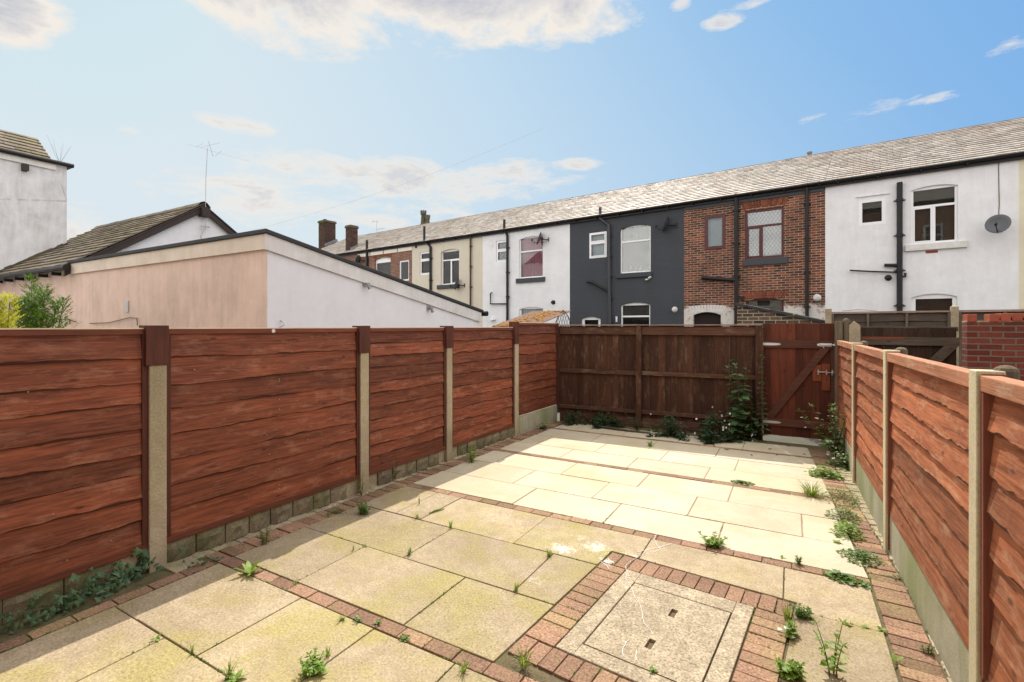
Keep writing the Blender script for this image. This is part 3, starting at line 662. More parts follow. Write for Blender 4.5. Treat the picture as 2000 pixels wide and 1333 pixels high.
# neighbour's gate, posts and yard wall on the right
ng = empty('garden_gate', (.90, 9.12, 0), 0, 'dark weathered neighbouring gate beyond the right fence', 'gate')
m = MB(); x = .04
while x < 1.03:
    w = rr.uniform(.12, .15); m.box(x, x+w-.004, .03, .05, .05, 1.83+rr.uniform(-.006, .006), rr.random()); x += w
m.build('boards', M['dark_wood_v'], ng)
m = MB(); m.box(.0, 1.17, -.004, .028, 1.57, 1.69, .9); m.build('ledge', M['grey_wood'], ng, bevel=.003)
m = MB(); m.box(.02, .55, -.010, -.0045, 1.655, 1.695, .9); m.build('red_batten', M['fence_trim'], ng)
m = MB(); m.prism_y([(.40, .80), (.53, .80), (1.16, 1.568), (1.00, 1.568)], -.004, .028, 1.0); m.build('brace', M['grey_wood'], ng, bevel=.003)
m = MB(); m.box(.0, 1.17, .052, .07, 1.78, 1.845, .5); m.build('capping', M['grey_wood'], ng, bevel=.003)
cp = empty('concrete_post', (.84, 9.1, 0), 0, 'pointed concrete post between the two gates', 'post')
m = MB(); m.prism_y([(-.07, -.05), (.075, -.05), (.075, 1.86), (.0, 1.93), (-.07, 1.86)], -.05, .06, .4); m.build('post', M['post'], cp, bevel=.008)
yw = empty('yard_wall', (2.0, 8.5, 0), 0, 'red brick yard wall with brick-on-edge coping', 'wall')
m = MB(); m.box(.0, 6.0, 0, .215, -.05, 1.905); m.build('wall', M['brick_new'], yw)
m = MB(); x = .0; rr2 = random.Random(4)
while x < 6:
    if not (.10 < x < .17): m.box(x+.006, x+.098, -.006+rr2.uniform(-.004, .004), .22, 1.912, 2.015+rr2.uniform(-.006, .004), rr2.random())
    x += .107
m.build('coping', M['coping_brick'], yw, bevel=.006)
m = MB(); m.box(.0, 6.0, .004, .21, 1.9055, 1.925); m.build('mortar', M['haunch'], yw)

# ------------------------------------------------------------------ terrace
TA = -R(6.49); TC = 16.76
tn = Vector((.113, .9936, 0)); tr_ = Vector((.9936, -.113, 0)); torig = tn*TC
def fs(px, py=None):                       # facade coordinate (s, z) of a surveyed point
    r = (px-1000)/FP; Y = TC/(.5925*r+.8056); s = Y*(.8056*r-.5925)
    return s if py is None else (s, EYE+(638-py)*Y/FP)
def fsy(px, y):
    r = (px-1000)/FP; Y = (TC+y)/(.5925*r+.8056); return Y*(.8056*r-.5925)
EAVE, RIDGE, RD = 6.02, 8.03, 4.0
def slates(mb, P0, ex, es, length, rise, expo, wid, rnd, thick=.010, ragged=0.0):
    ex, es = Vector(ex).normalized(), Vector(es).normalized(); en = ex.cross(es).normalized()
    rows = int(rise/expo); P0 = Vector(P0)
    for j in range(rows+1):
        x = -(wid*.5 if j % 2 else 0)
        while x < length:
            w = wid*rnd.uniform(.93, 1.07); a, b = max(x, 0), min(x+w, length)
            if b-a > .03:
                lift = thick+rnd.uniform(0, .008); s0 = j*expo+rnd.uniform(-.012, .012)-(rnd.uniform(0, ragged) if rnd.random() < .1 else 0); s1 = min((j+1)*expo+.03, rise+.02)
                tw = rnd.uniform(-.004, .004)
                o = P0+ex*(a+.004)+es*s0; wv = ex*(b-a-.008)
                A, B = o+en*(lift+thick+tw), o+wv+en*(lift+thick-tw); Cc, D = o+wv+es*(s1-s0)+en*.004, o+es*(s1-s0)+en*.004
                A0, B0 = o+en*(-.004), o+wv+en*(-.004)
                mb.mesh([A, B, Cc, D, A0, B0, Cc-en*.01, D-en*.01], [(0, 1, 2, 3), (4, 5, 1, 0), (5, 6, 2, 1), (7, 4, 0, 3)], rnd.random())
            x += w
def arc(x0, x1, z, rise, n=8):
    return [(x0+(x1-x0)*k/n, z+rise*math.sin(math.pi*k/n)**.8) for k in range(n+1)]

def add_window(H, m, W):
    """W: dict x0,x1,z0,z1 style frame back sill arch"""
    x0, x1, z0, z1 = W['x0'], W['x1'], W['z0'], W['z1']; rec = W.get('rec', .09); fw = W.get('fw', .055); F = W['frame']
    f = MB(); y0, y1 = rec, rec+.06; ah = W.get('ah', 0)
    zt = z1-ah*.0
    f.box(x0, x0+fw, y0, y1, z0, zt); f.box(x1-fw, x1, y0, y1, z0, zt); f.box(x0+fw, x1-fw, y0, y1, z0, z0+fw); f.box(x0+fw, x1-fw, y0, y1, zt-fw-ah, zt)
    st = W.get('style', 'one'); panes = []
    ix0, ix1, iz0, iz1 = x0+fw, x1-fw, z0+fw, zt-fw-ah
    if st == 'top': # fixed light + fanlight
        zm = iz0+(iz1-iz0)*W.get('split', .66); f.box(ix0, ix1, y0-.006, y1, zm-.03, zm+.03); panes = [(ix0, ix1, iz0, zm-.03), (ix0, ix1, zm+.03, iz1)]
        if W.get('sash'): # projecting inner sash frames
            for (a, b, c, d) in list(panes):
                f.box(a, a+.035, y0-.012, y0, c, d); f.box(b-.035, b, y0-.012, y0, c, d); f.box(a+.035, b-.035, y0-.012, y0, c, c+.035); f.box(a+.035, b-.035, y0-.012, y0, d-.035, d)
    elif st == 'three': # fanlight over two
        zm = iz0+(iz1-iz0)*W.get('split', .68); xm = ix0+(ix1-ix0)*W.get('vs', .5)
        f.box(ix0, ix1, y0-.006, y1, zm-.03, zm+.03); f.box(xm-.035, xm+.035, y0-.004, y1, iz0, zm-.03)
        panes = [(ix0, xm-.035, iz0, zm-.03), (xm+.035, ix1, iz0, zm-.03), (ix0, ix1, zm+.03, iz1)]
        a, b, c, d = panes[W.get('sashpane', 0)]
        f.box(a, a+.03, y0-.012, y0, c, d); f.box(b-.03, b, y0-.012, y0, c, d); f.box(a+.03, b-.03, y0-.012, y0, c, c+.03); f.box(a+.03, b-.03, y0-.012, y0, d-.03, d)
    else: panes = [(ix0, ix1, iz0, iz1)]
    fo = f.build('window', F, H, bevel=.004)
    p = MB()
    for a, b, c, d in panes: p.box(a-.004, b+.004, y0+.025, y0+.035, c-.004, d+.004)
    p.build('pane', M['glass_bright'] if W.get('bright') else M['glass'], fo)
    if W.get('lead'):
        q = MB()
        for a, b, c, d in panes:
            st_ = .105; k = -20
            for sgn in (1, -1):
                for k in range(-14, 26):
                    # diagonal line z = c + 1.45*sgn*(x-a) + k*step
                    pts = []; off = k*st_*1.45
                    for xx in (a, b): pts.append((xx, c+1.45*sgn*(xx-a)+off))
                    (xa, za), (xb, zb) = pts
                    if za > zb: xa, za, xb, zb = xb, zb, xa, za
                    if zb < c or za > d: continue
                    if za < c: xa += (xb-xa)*(c-za)/(zb-za); za = c
                    if zb > d: xb = xa+(xb-xa)*(d-za)/(zb-za); zb = d
                    q.tube([(xa, y0+.022, za), (xb, y0+.022, zb)], .0045, 4, cap=False)
        q.build('leading', M['lead'], fo)
    for bm, (a, b, c, d) in zip(W['back'] if isinstance(W['back'], list) else [W['back']]*len(panes), panes):
        c_ = MB(); n = 24; vs = []
        for k in range(n+1):
            xx = a-.05+(b-a+.1)*k/n; yy = y0+.13+(.018*math.sin(k*2.1)+.008*math.sin(k*5) if bm in (M['cur_pink'], M['cur_net']) else 0); vs += [(xx, yy, c-.05), (xx, yy, d+.05)]
        c_.mesh(vs, [(2*k, 2*k+2, 2*k+3, 2*k+1) for k in range(n)]); c_.build('curtain' if bm in (M['cur_pink'], M['cur_net']) else 'blind', bm, fo, smooth=True)  # backing sheets: unlit rooms and pale sky reflections put into their colours
    s = W.get('sill')
    if s:
        sx0, sx1, sz0, sz1, sm = s; q = MB(); q.box(sx0, sx1, -.07, rec-.002, sz0, sz1); q.build('sill', sm, fo, bevel=.01)
    return fo

def house(name, label, px0, px1, wallmat, wins, s0=None, s1=None, ends=''):
    s0 = fs(px0) if s0 is None else s0; s1 = fs(px1) if s1 is None else s1; sm = (s0+s1)/2
    H = empty(name, torig+tr_*sm, TA, label, 'house', 'terraced houses behind the alley')
    a, b = s0-sm, s1-sm; top = EAVE-.10
    ops = []
    for W in wins:
        if 'px' in W:
            p0, p1, pt, pb = W['px']; pc = (p0+p1)/2; W['x0'], W['x1'] = fs(p0)-sm, fs(p1)-sm; W['z1'] = fs(pc, pt)[1]; W['z0'] = fs(pc, pb)[1]
        if W.get('spx'):
            q0, q1, qt, qb, mt = W['spx']; qc = (q0+q1)/2; W['sill'] = (fs(q0)-sm, fs(q1)-sm, W['z0']-abs(fs(qc, qt)[1]-fs(qc, qb)[1]), W['z0']-.002, mt)
        ops.append((W['x0'], W['x1'], W['z0'], W['z1'], W.get('arch', 0)))
    w = MB(); xs = sorted({a, b, *[q for o in ops for q in o[:2]]}); zs = sorted({-.05, top, *[q for o in ops for q in o[2:4]]})
    for i in range(len(xs)-1):
        for j in range(len(zs)-1):
            cx, cz = (xs[i]+xs[i+1])/2, (zs[j]+zs[j+1])/2
            if any(o[0] < cx < o[1] and o[2] < cz < o[3] for o in ops): continue
            w.poly([(xs[i], 0, zs[j]), (xs[i+1], 0, zs[j]), (xs[i+1], 0, zs[j+1]), (xs[i], 0, zs[j+1])])
    D = .30
    for x0, x1, z0, z1, ar in ops:
        w.poly([(x0, 0, z0), (x0, 0, z1), (x0, D, z1), (x0, D, z0)]); w.poly([(x1, 0, z1), (x1, 0, z0), (x1, D, z0), (x1, D, z1)])
        w.poly([(x0, 0, z0), (x0, D, z0), (x1, D, z0), (x1, 0, z0)]); w.poly([(x0, 0, z1), (x1, 0, z1), (x1, D, z1), (x0, D, z1)])
        if ar:   # segmental head: fill the two spandrels
            pts = arc(x0, x1, z1-ar, ar); h = len(pts)//2
            w.prism_y([(x0, z1-.001)]+[(p[0], min(p[1], z1-.0015)) for p in pts[:h+1]], .0015, .085); w.prism_y([(p[0], min(p[1], z1-.0015)) for p in pts[h:]]+[(x1, z1-.001)], .0015, .085)
    w.poly([(b, 8, -.05), (a, 8, -.05), (a, 8, top), (b, 8, top)])
    w.poly([(a, 0, -.05), (a, 0, top), (a, RD, RIDGE-.1), (a, 8, top), (a, 8, -.05)] if 'L' in ends else [(a, 0, -.05), (a, 0, top), (a+.002, RD, top), (a, 8, top), (a, 8, -.05), (a+.002, RD, -.05)])
    w.poly([(b, 0, -.05), (b, 8, -.05), (b, 8, top), (b, RD, RIDGE-.1), (b, 0, top)] if 'R' in ends else [(b, 0, -.05), (b-.002, RD, -.05), (b, 8, -.05), (b, 8, top), (b-.002, RD, top), (b, 0, top)])
    w.build('wall', wallmat, H)
    for W in wins:
        if W.get('kind') == 'door':
            q = MB(); q.box(W['x0'], W['x1'], .12, .16, W['z0'], W['z1']); q.build('door', W['frame'], H)
        else: add_window(H, None, W)
    # roof
    rnd = random.Random(int(px0)); slope = Vector((0, RD+.12, RIDGE-EAVE+.06)); L = slope.length
    r = MB(); slates(r, (a, -.12, EAVE-.0), (1, 0, 0), slope, b-a, L, .25, .32, rnd, .018)
    r.poly([(a, -.10, EAVE-.035), (b, -.10, EAVE-.035), (b, RD, RIDGE-.01), (a, RD, RIDGE-.01)], .2)
    r.poly([(a, RD, RIDGE), (b, RD, RIDGE), (b, 8.1, EAVE), (a, 8.1, EAVE)], .3)
    ro = r.build('roof', M['slate'], H)
    t = MB(); x = a
    while x < b-.02:
        x2 = min(x+.45, b); zj = rnd.uniform(-.008, .008)
        t.mesh([(q, RD+dy, RIDGE+dz+zj+(.012 if q == x else 0)) for q in (x, x2-.006) for dy, dz in ((-.15, -.045), (-.11, .02), (-.04, .06), (.04, .06), (.11, .02), (.15, -.045))],
               [(k, k+1, k+7, k+6)[::-1] for k in range(5)]+[(0, 1, 2, 3, 4, 5)], rnd.random())
        x = x2
    t.build('ridge_tile_row', M['ridge'], ro)
    gq = MB(); sgs = 6; prof = [(-.06*math.cos(math.pi*k/6), -.06*math.sin(math.pi*k/6)) for k in range(7)]
    gq.mesh([(x_, -.145+p[0], EAVE-.012+p[1]) for x_ in (a, b) for p in prof], [(k, k+7, k+8, k+1) for k in range(6)])
    gq.box(a, b, -.085, -.004, EAVE-.14, EAVE-.035); x = a+.3
    while x < b-.1: gq.box(x, x+.03, -.20, -.0855, EAVE-.10, EAVE-.072); x += .9
    gq.build('gutter', M['black'], H)
    return H, sm

def pipe(H, sm, pts, r=.05, mat='black', name='downpipe', y=-.075, brackets=True):
    m = MB(); P = [Vector((fs(px)-sm, y, fs(px, py)[1])) for px, py in pts]; m.tube(P, r, 10)
    if brackets:
        for p, q in zip(P, P[1:]):
            if abs(p.z-q.z) > 1.2:
                n = int(abs(p.z-q.z)/1.1)
                for k in range(n+1):
                    c = p.lerp(q, (k+.5)/(n+1)); m.tube([c-Vector((0, 0, .035)), c+Vector((0, 0, .035))], r*1.28, 10); m.box(c.x-r*1.9, c.x+r*1.9, y+r*.6, -.002, c.z-.012, c.z+.012)
    return m.build(name, M[mat], H, smooth=False)
def vent(H, sm, px, py, r=.075, mat='galv_dull', name='flue'):
    s, z = fs(px, py); m = MB(); m.lathe((s-sm, -.001, z), (0, -1, 0), [(0, r*1.5), (.012, r*1.5), (.02, r), (.10, r), (.11, r*.8), (.10, r*.55), (.03, r*.5)], 18); return m.build(name, M[mat], H)
def archbricks(H, sm, px0, px1, pyb, h=.22, rise=.10, mat='arch_brick', wide=.12, n=16):
    x0, x1 = fs(px0)-sm, fs(px1)-sm; z = fs((px0+px1)/2, pyb)[1]; m = MB(); rnd = random.Random(px0)
    for k in range(n):
        t0, t1 = k/n, (k+1)/n
        def P(t, up):
            x = x0+(x1-x0)*t; zz_ = z+rise*math.sin(math.pi*t)**.8; lean = (t-.5)*wide*2
            return (x+lean*up/h*1.0, zz_+up)
        a_, b_ = P(t0+.006, 0), P(t1-.006, 0); c_, d_ = P(t1-.006, h), P(t0+.006, h)
        m.prism_y([a_, b_, c_, d_], -.006, -.0005, rnd.random())
    return m.build('brick_arch', M[mat], H)

U = 'upvc'
def spx(a, b, c, d, m): return (a, b, c, d, M[m])
# --- far brick houses
H, sm = house('terraced_house', 'far end house of the terrace, mostly hidden, with the large sooty stack', 0, 0, M['brick_far'], [], s0=-29.5, s1=-23.1, ends='L')
def stack(H, x, y, w, d, z0, z1, cap=.06, moss=True):
    m = MB(); m.box(x-w/2, x+w/2, y-d/2, y+d/2, z0, z1-.16); c = m.build('chimney', M['brick_sooty'], H)
    m = MB(); m.box(x-w/2-cap, x+w/2+cap, y-d/2-cap, y+d/2+cap, z1-.16, z1-.05); m.box(x-w/2-cap*.4, x+w/2+cap*.4, y-d/2-cap*.4, y+d/2+cap*.4, z1-.049, z1); m.build('cap', M['stone_dark'], c, bevel=.02)
    m = MB(); rise = (RIDGE-EAVE)/RD; k = 0; yy = y-d/2
    while yy < y+d/2:
        zz_ = EAVE+rise*(yy+.12)+.02; m.box(x+w/2, x+w/2+.015, yy, yy+.14, zz_, zz_+.16); m.box(x+w/2, x+w/2+.13, yy, yy+.15, zz_-.02, zz_+.035); yy += .14
    m.build('lead_flashing', M['lead'], c)
    return c
X1 = fsy(639, 3.1)-sm; c = stack(H, X1, 3.1, .75, .85, 7.2, 9.25)
m = MB(); m.tube([(X1-.1, 3.0, 9.25), (X1-.1, 3.0, 9.38)], .12, 12); m.build('stub_pot', M['stone_dark'], c)
m = MB(); rnd = random.Random(2)
for k in range(160):
    x_ = X1+rnd.uniform(-.3, .4); z_ = 9.12-abs(rnd.gauss(0, .18)); y_ = 3.1-.425-rnd.uniform(.0, .08); s_ = rnd.uniform(.02, .06)
    m.poly([(x_, y_, z_), (x_+s_, y_-.02, z_+s_*.3), (x_+s_*.3, y_-.01, z_+s_)], rnd.random())
m.build('ivy_growth', M['leaf_bright'], c)
H, sm = house('terraced_house', 'red brick terraced house with white eaves boards at the far left', 697, 805, M['brick_far'], [
    dict(px=(732, 763, 503, 548), frame=M[U], back=M['room'], arch=.10, ah=.22),
    dict(px=(780, 799, 509, 549), frame=M[U], back=M['obscured'], rec=.03, fw=.075)], s0=-23.1)
c = stack(H, fsy(687, .55)-sm, .55, .46, .5, 5.9, 7.72, .05)
pipe(H, sm, [(719, 470), (719, 700)], .07)
archbricks(H, sm, 729, 765, 505, .24, .10)
m = MB(); a_ = -23.08-sm; x = a_+.1
while x < -18.6-sm-.4: m.box(x, x+1.05, -.03, -.003, EAVE-.33, EAVE-.145); x += 1.12
m.build('eaves_board', M['cream_paint'], H)
m = MB(); m.box(fs(662)-sm if fs(662)-sm > a_ else a_+.02, fs(684)-sm+.5, -.012, -.001, 5.0, 5.6); m.build('red_paint_patch', plain('red_paint', (.42, .06, .04), .7), H)
H, sm = house('terraced_house', 'cream rendered terraced house with black soil pipe and narrow pink-curtained window', 805, 943, M['render_cream'], [
    dict(px=(820, 842, 492, 537), frame=M[U], back=M['obscured'], style='top', rec=.04, sash=True),
    dict(px=(861, 897, 487, 556), frame=M[U], back=[M['cur_pink'], M['cur_pink'], M['room_brown']], style='three', split=.74, arch=.10, ah=.05, spx=spx(855, 898, 557, 565, 'sill_dark'), sashpane=1)])
pipe(H, sm, [(831, 443), (831, 470), (843, 483), (843, 700)], .06)
pipe(H, sm, [(921, 462), (921, 700)], .04, 'brown_pipe')
m = MB(); s_, z_ = fs(813, 482); m.box(s_-sm-.07, s_-sm+.07, -.02, -.001, z_-.08, z_+.08); m.build('air_brick', M['black'], H)
H, sm = house('terraced_house', 'white painted brick terraced house with pink curtains and a satellite dish', 943, 1113, M['paint_white'], [
    dict(px=(969, 992, 470, 512), frame=M[U], back=M['room'], style='top', rec=.03, split=.55, sash=True, fw=.06),
    dict(px=(1014, 1061, 462, 543), frame=M[U], back=[M['cur_pink'], M['cur_pink']], style='top', split=.66, arch=.09, rec=.05, spx=spx(1009, 1065, 544, 553, 'sill_dark')),
    dict(px=(1014, 1062, 600, 690), frame=M[U], back=M['blind'], style='one', arch=.09, rec=.05, fw=.08)])
pipe(H, sm, [(987, 430), (987, 450), (993, 461), (993, 700)], .055)
pipe(H, sm, [(963, 572), (960, 574), (960, 594), (992, 594)], .03, name='waste_pipe', brackets=False)
vent(H, sm, 1081, 591, .06, 'black')
m = MB(); s_, z_ = fs(961, 480); m.box(s_-sm-.06, s_-sm+.06, -.02, -.001, z_-.06, z_+.06); m.build('air_brick', M['cream_paint'], H)
m = MB(); s_, z_ = fs(963, 625); m.box(s_-sm-.09, s_-sm+.15, -.14, -.001, z_-.02, z_+.05); m.box(s_-sm-.05, s_-sm+.05, -.10, -.001, z_+.05, z_+.12); m.build('boiler_terminal', M['upvc'], H)
H, sm = house('terraced_house', 'charcoal grey painted terraced house with white window frames', 1113, 1336, M['paint_grey'], [
    dict(px=(1151, 1185, 454, 504), frame=M[U], back=M['obscured'], style='top', rec=.005, split=.62, sash=True),
    dict(px=(1211, 1271, 440, 533), frame=M[U], bright=True, back=[M['blind_tan'], M['cur_net']], style='top', split=.68, arch=.10, rec=.06, spx=spx(1205, 1274, 532, 541, 'paint_grey')),
    dict(px=(1212, 1270, 591, 690), frame=M[U], back=[M['room'], M['room_brown']], style='top', split=.76, arch=.10, ah=.05, rec=.06),
    dict(px=(1135, 1173, 619, 700), frame=M[U], back=M['room'], arch=.09, rec=.06, fw=.12)])
pipe(H, sm, [(1174, 406), (1174, 428), (1191, 441), (1192, 560), (1195, 700)], .058, 'grey_pipe')
pipe(H, sm, [(1148, 551), (1158, 552), (1190, 569)], .045, 'black', 'waste_pipe', brackets=False)
vent(H, sm, 1318, 605, .065)
m = MB(); s_, z_ = fs(1265, 547); m.box(s_-sm-.05, s_-sm+.04, -.10, -.001, z_-.015, z_+.03); m.tube([(s_-sm+.05, -.03, z_+.05), (s_-sm+.14, -.03, z_+.10)], .045, 8); m.build('wall_lamp', M['galv_dull'], H)
m = MB(); s_, z_ = fs(1205, 624); m.tube([(s_-sm, -.03, z_-.10), (s_-sm, -.03, z_+.10)], [.03, .04], 8); m.build('bracket_lamp', M['upvc'], H)
for q, col in ((1230, .05), (1240, .035), (1249, .03)):
    m = MB(); s_, z_ = fs(q, 524); m.lathe((s_-sm, .12, z_-.06), (0, 0, 1), [(0, .03), (.03, .045), (.07, .03), (.09, .05 if q == 1230 else .02), (.15, .03), (.17, .002)], 10); m.build('window_ornament', M['upvc'], H)
H, sm = house('terraced_house', 'old red brick terraced house with oxblood leaded window and flaking white paint low down', 1336, 1612, M['brick_old'], [
    dict(px=(1376, 1417, 420, 487), frame=M['brown_frame'], back=M['obscured'], rec=-.02, fw=.10),
    dict(px=(1455, 1531, 408, 505), frame=M['brown_frame'], back=[M['cur_net'], M['cur_net'], M['blind']], style='three', split=.68, vs=.42, rec=.03, fw=.07, lead=True, bright=True, spx=spx(1451, 1539, 503, 516, 'sill_dark')),
    dict(px=(1457, 1531, 583, 700), frame=M['brown_frame'], back=M['room_brown'], arch=.08, rec=.06, fw=.07),
    dict(px=(1354, 1408, 610, 800), frame=M['dark'], kind='door', arch=.10)])
archbricks(H, sm, 1453, 1534, 406, .26, .06); archbricks(H, sm, 1454, 1533, 583, .22, .0)
archbricks(H, sm, 1351, 1411, 613, .24, .05, 'sill_grey', n=12)
pipe(H, sm, [(1439, 380), (1439, 700)], .062); pipe(H, sm, [(1577, 366), (1577, 700)], .048)
pipe(H, sm, [(1372, 543), (1400, 545), (1438, 548)], .065, name='waste_pipe', brackets=False)
vent(H, sm, 1596, 582, .07)
m = MB(); m.box(fs(1338)-sm, fs(1610)-sm, -.035, -.003, EAVE-.24, EAVE-.142); m.build('eaves_board', M['sill_dark'], H)
m = MB(); s_, z_ = fs(1451, 583); m.box(s_-sm-.07, s_-sm+.05, -.10, -.001, z_-.05, z_+.06); m.build('wall_lamp', M['black'], H)
H, sm = house('terraced_house', 'white rendered terraced house with thick black soil pipe on the right', 1612, 1990, M['render_white'], [
    dict(px=(1677, 1730, 389, 440), frame=M[U], back=M['room'], rec=.0, fw=.085),
    dict(px=(1779, 1871, 362, 475), frame=M[U], back=[M['room_brown'], M['room_brown'], M['room']], style='three', split=.68, rec=.05, arch=.07, ah=.03, spx=spx(1768, 1889, 476, 489, 'sill_grey'), vs=.50),
    dict(px=(1780, 1870, 574, 690), frame=M[U], back=M['room'], arch=.09, ah=.04, rec=.05, fw=.09)])
pipe(H, sm, [(1757, 358), (1757, 700)], .066)
pipe(H, sm, [(1660, 529), (1700, 531), (1756, 533)], .022, name='waste_pipe', brackets=False); pipe(H, sm, [(1727, 519), (1757, 519)], .045, name='waste_pipe', brackets=False)
pipe(H, sm, [(1757, 541), (1768, 541), (1768, 534)], .03, name='waste_pipe', brackets=False)
vent(H, sm, 1735, 543, .055, 'black')
m = MB(); x0, z0 = fs(1672, 387); x1 = fs(1737); m.box(x0-sm, x1-sm, -.03, -.001, z0, z0+.03); m.build('drip_ledge', M['render_white'], H)
m = MB(); x0, z0 = fs(1808, 493); x1 = fs(1832); m.box(x0-sm, x1-sm, -.004, -.0015, z0-.035, z0+.035); m.build('bare_brick_patch', M['coping_brick'], H)
m = MB(); P = [(fs(1951)-sm+random.uniform(-.008, .008), -.008, fs(1951, 316+k*12)[1]) for k in range(11)]; m.tube(P, .008, 6); m.build('aerial_cable', M['litter'], H)
m = MB()
for (pxa, pya), (pxb, pyb) in (((1645, 607), (1678, 604)), ((1678, 604), (1712, 607))):
    A_, B_ = fs(pxa, pya), fs(pxb, pyb); m.tube([(A_[0]-sm, -.004, A_[1]), (B_[0]-sm, -.004, B_[1])], .010, 6)
m.build('arch_crack_line', M['sill_grey'], H)
H, sm = house('terraced_house', 'pale yellow house at the right edge of the terrace', 1990, 2400, M['render_yellow'], [dict(px=(2080, 2150, 345, 460), frame=M[U], back=M['blind'], style='top')], s1=7.2, ends='R')

# ridge chimney, aerials and satellite dishes
def onterr(s, y, z): return torig+tr_*s+tn*y+Vector((0, 0, z))
def ridge_s(px):                        # facade coordinate of a point above the ridge seen at px
    r = (px-1000)/FP; Y = (TC+RD)/(.5925*r+.8056); return Y*(.8056*r-.5925)
cs = ridge_s(818)
ch = empty('chimney_stack', onterr(cs, RD+.5, 7.6), TA, 'short stone chimney stack with two crown-topped pots behind the ridge', 'chimney')
m = MB(); m.box(-.38, .42, -.3, .5, -.6, .55); m.build('stack', M['stone_dark'], ch, bevel=.02)
for x, h, r in ((-.12, .95, .19), (.25, .62, .16)):
    m = MB(); m.lathe((x, 0, .5), (0, 0, 1), [(0, r*1.25), (.12, r*1.1), (.22, r*.85), (h-.25, r*.72), (h-.2, r*.95), (h-.05, r*.95)], 12)
    for k in range(8):
        a_ = k*math.pi/4; m.box(x+r*.8*math.cos(a_)-.03, x+r*.8*math.cos(a_)+.03, r*.8*math.sin(a_)-.03, r*.8*math.sin(a_)+.03, .45+h, .55+h)
    m.build('chimney_pot', M['stone_dark'], ch)
ch = empty('flue_terminal', onterr(ridge_s(1581), RD+.1, RIDGE), TA, 'small clay vent pot on the ridge above the white rendered house', 'vent')
m = MB(); m.lathe((0, 0, 0), (0, 0, 1), [(-.1, .07), (.16, .07), (.17, .09), (.22, .09)], 12); m.build('pot', M['ridge'], ch)
ae = empty('tv_aerial', onterr(ridge_s(731), RD+.2, RIDGE-.1), TA, 'thin rooftop aerial standing between the chimneys', 'aerial')
m = MB(); m.tube([(0, 0, 0), (0, 0, 1.05)], .014, 6); m.build('mast', M['galv'], ae)
m = MB(); m.tube([(-.35, 0, 1.03), (.3, 0, .95)], .009, 6); m.lathe((-.35, 0, 1.03), (1, 0, 0), [(-.03, .04), (.03, .04)], 8); m.tube([(-.1, 0, .42), (.95, -.1, .40)], .008, 6)
for k in range(7): m.tube([(.05+k*.13, -.16, .42), (.05+k*.13, .14, .42)], .004, 5)
m.build('antenna', M['galv'], ae)

def dish(px, py, r, yaw, label, side=1, backview=False):
    s, z = fs(px, py); e = empty('satellite_dish', onterr(s, 0, z), TA+yaw, label, 'satellite dish', 'satellite dishes on the terrace')
    m = MB(); N = 20; c = Vector((0, -.34, 0)); ax = Vector((0, -1, .35)).normalized(); ex = Vector((1, 0, 0)); ey = ax.cross(ex).normalized()
    vs = [c]; fcs = []
    for j, (f, dd) in enumerate(((.35, .006), (.7, .03), (1, .065), (1.02, .06))):
        for k in range(N): a_ = 2*math.pi*k/N; vs.append(c+(ex*math.cos(a_)*.93+ey*math.sin(a_))*r*f+ax*dd)
    for k in range(N): fcs.append((0, 1+k, 1+(k+1) % N))
    for j in range(3):
        for k in range(N): A_ = 1+j*N; fcs.append((A_+k, A_+N+k, A_+N+(k+1) % N, A_+(k+1) % N))
    m.mesh(vs, fcs); o = m.build('reflector', M['dish'], e, smooth=True)
    so_ = o.modifiers.new('thick', 'SOLIDIFY'); so_.thickness = .008
    m = MB(); m.tube([c-ax*.01, (0, -.12, -.05), (0, -.02, -.05)], .02, 8); m.box(-.05, .05, -.03, 0, -.13, .04); m.build('bracket', M['black'], e)
    m = MB(); f0 = c-ey*r*.9 if ey.z > 0 else c+ey*r*.9; tip = c+ax*.40+Vector((0, 0, -r*.75)); m.tube([f0, tip], .012, 6); m.tube([tip, tip+Vector((0, .07, .05))], .028, 8)
    m.tube([tip, tip+Vector((.02, .08, -.12)), tip+Vector((.03, .25, -.10)), (0, -.05, -.15)], .005, 5); m.build('feed_arm', M['black'], e)
    return e
dish(1954, 443, .245, R(-15), 'large grey satellite dish on the white rendered wall at the right')
dish(1072, 466, .27, R(-62), 'satellite dish beside the pink-curtained window of the white brick house')
dish(1322, 437, .27, R(-72), 'dark satellite dish near the eaves of the charcoal house')
dish(908, 556, .27, R(-65), 'satellite dish low on the cream rendered house')
dish(712, 508, .27, R(-62), 'satellite dish next to the downpipe on the far brick house')

# ------------------------------------------------------------------ things in the yards across the alley
# c' plane 11.9 m: grey lap fence
ac = 11.9
def al(px, c_=ac, py=None):
    r = (px-1000)/FP; Y = c_/(.5925*r+.8056); s = Y*(.8056*r-.5925); return s if py is None else (s, EYE+(638-py)*Y/FP)
def onal(s, c_=ac, z=0): return tn*c_+tr_*s+Vector((0, 0, z))
gs = al(1618)
gf = empty('panel_fence', onal(gs), TA, 'grey weathered lap fence in front of the white rendered house', 'fence')
for k in range(3):
    a, b = .06+k*1.93, 1.87+k*1.93
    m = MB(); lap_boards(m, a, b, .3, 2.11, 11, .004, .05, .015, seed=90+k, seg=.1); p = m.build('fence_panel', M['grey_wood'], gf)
    m = MB()
    for x in (a+.015, a+(b-a)*.33, a+(b-a)*.66, b-.015): m = MB(); m.box(x-.02, x+.02, -.002, .03, .3, 2.10); m.build('batten', M['grey_wood_v'], p)
    m = MB(); m.box(a, b, .0, .06, 2.112, 2.145, .9); m.build('rail', M['cap_wood'], p)
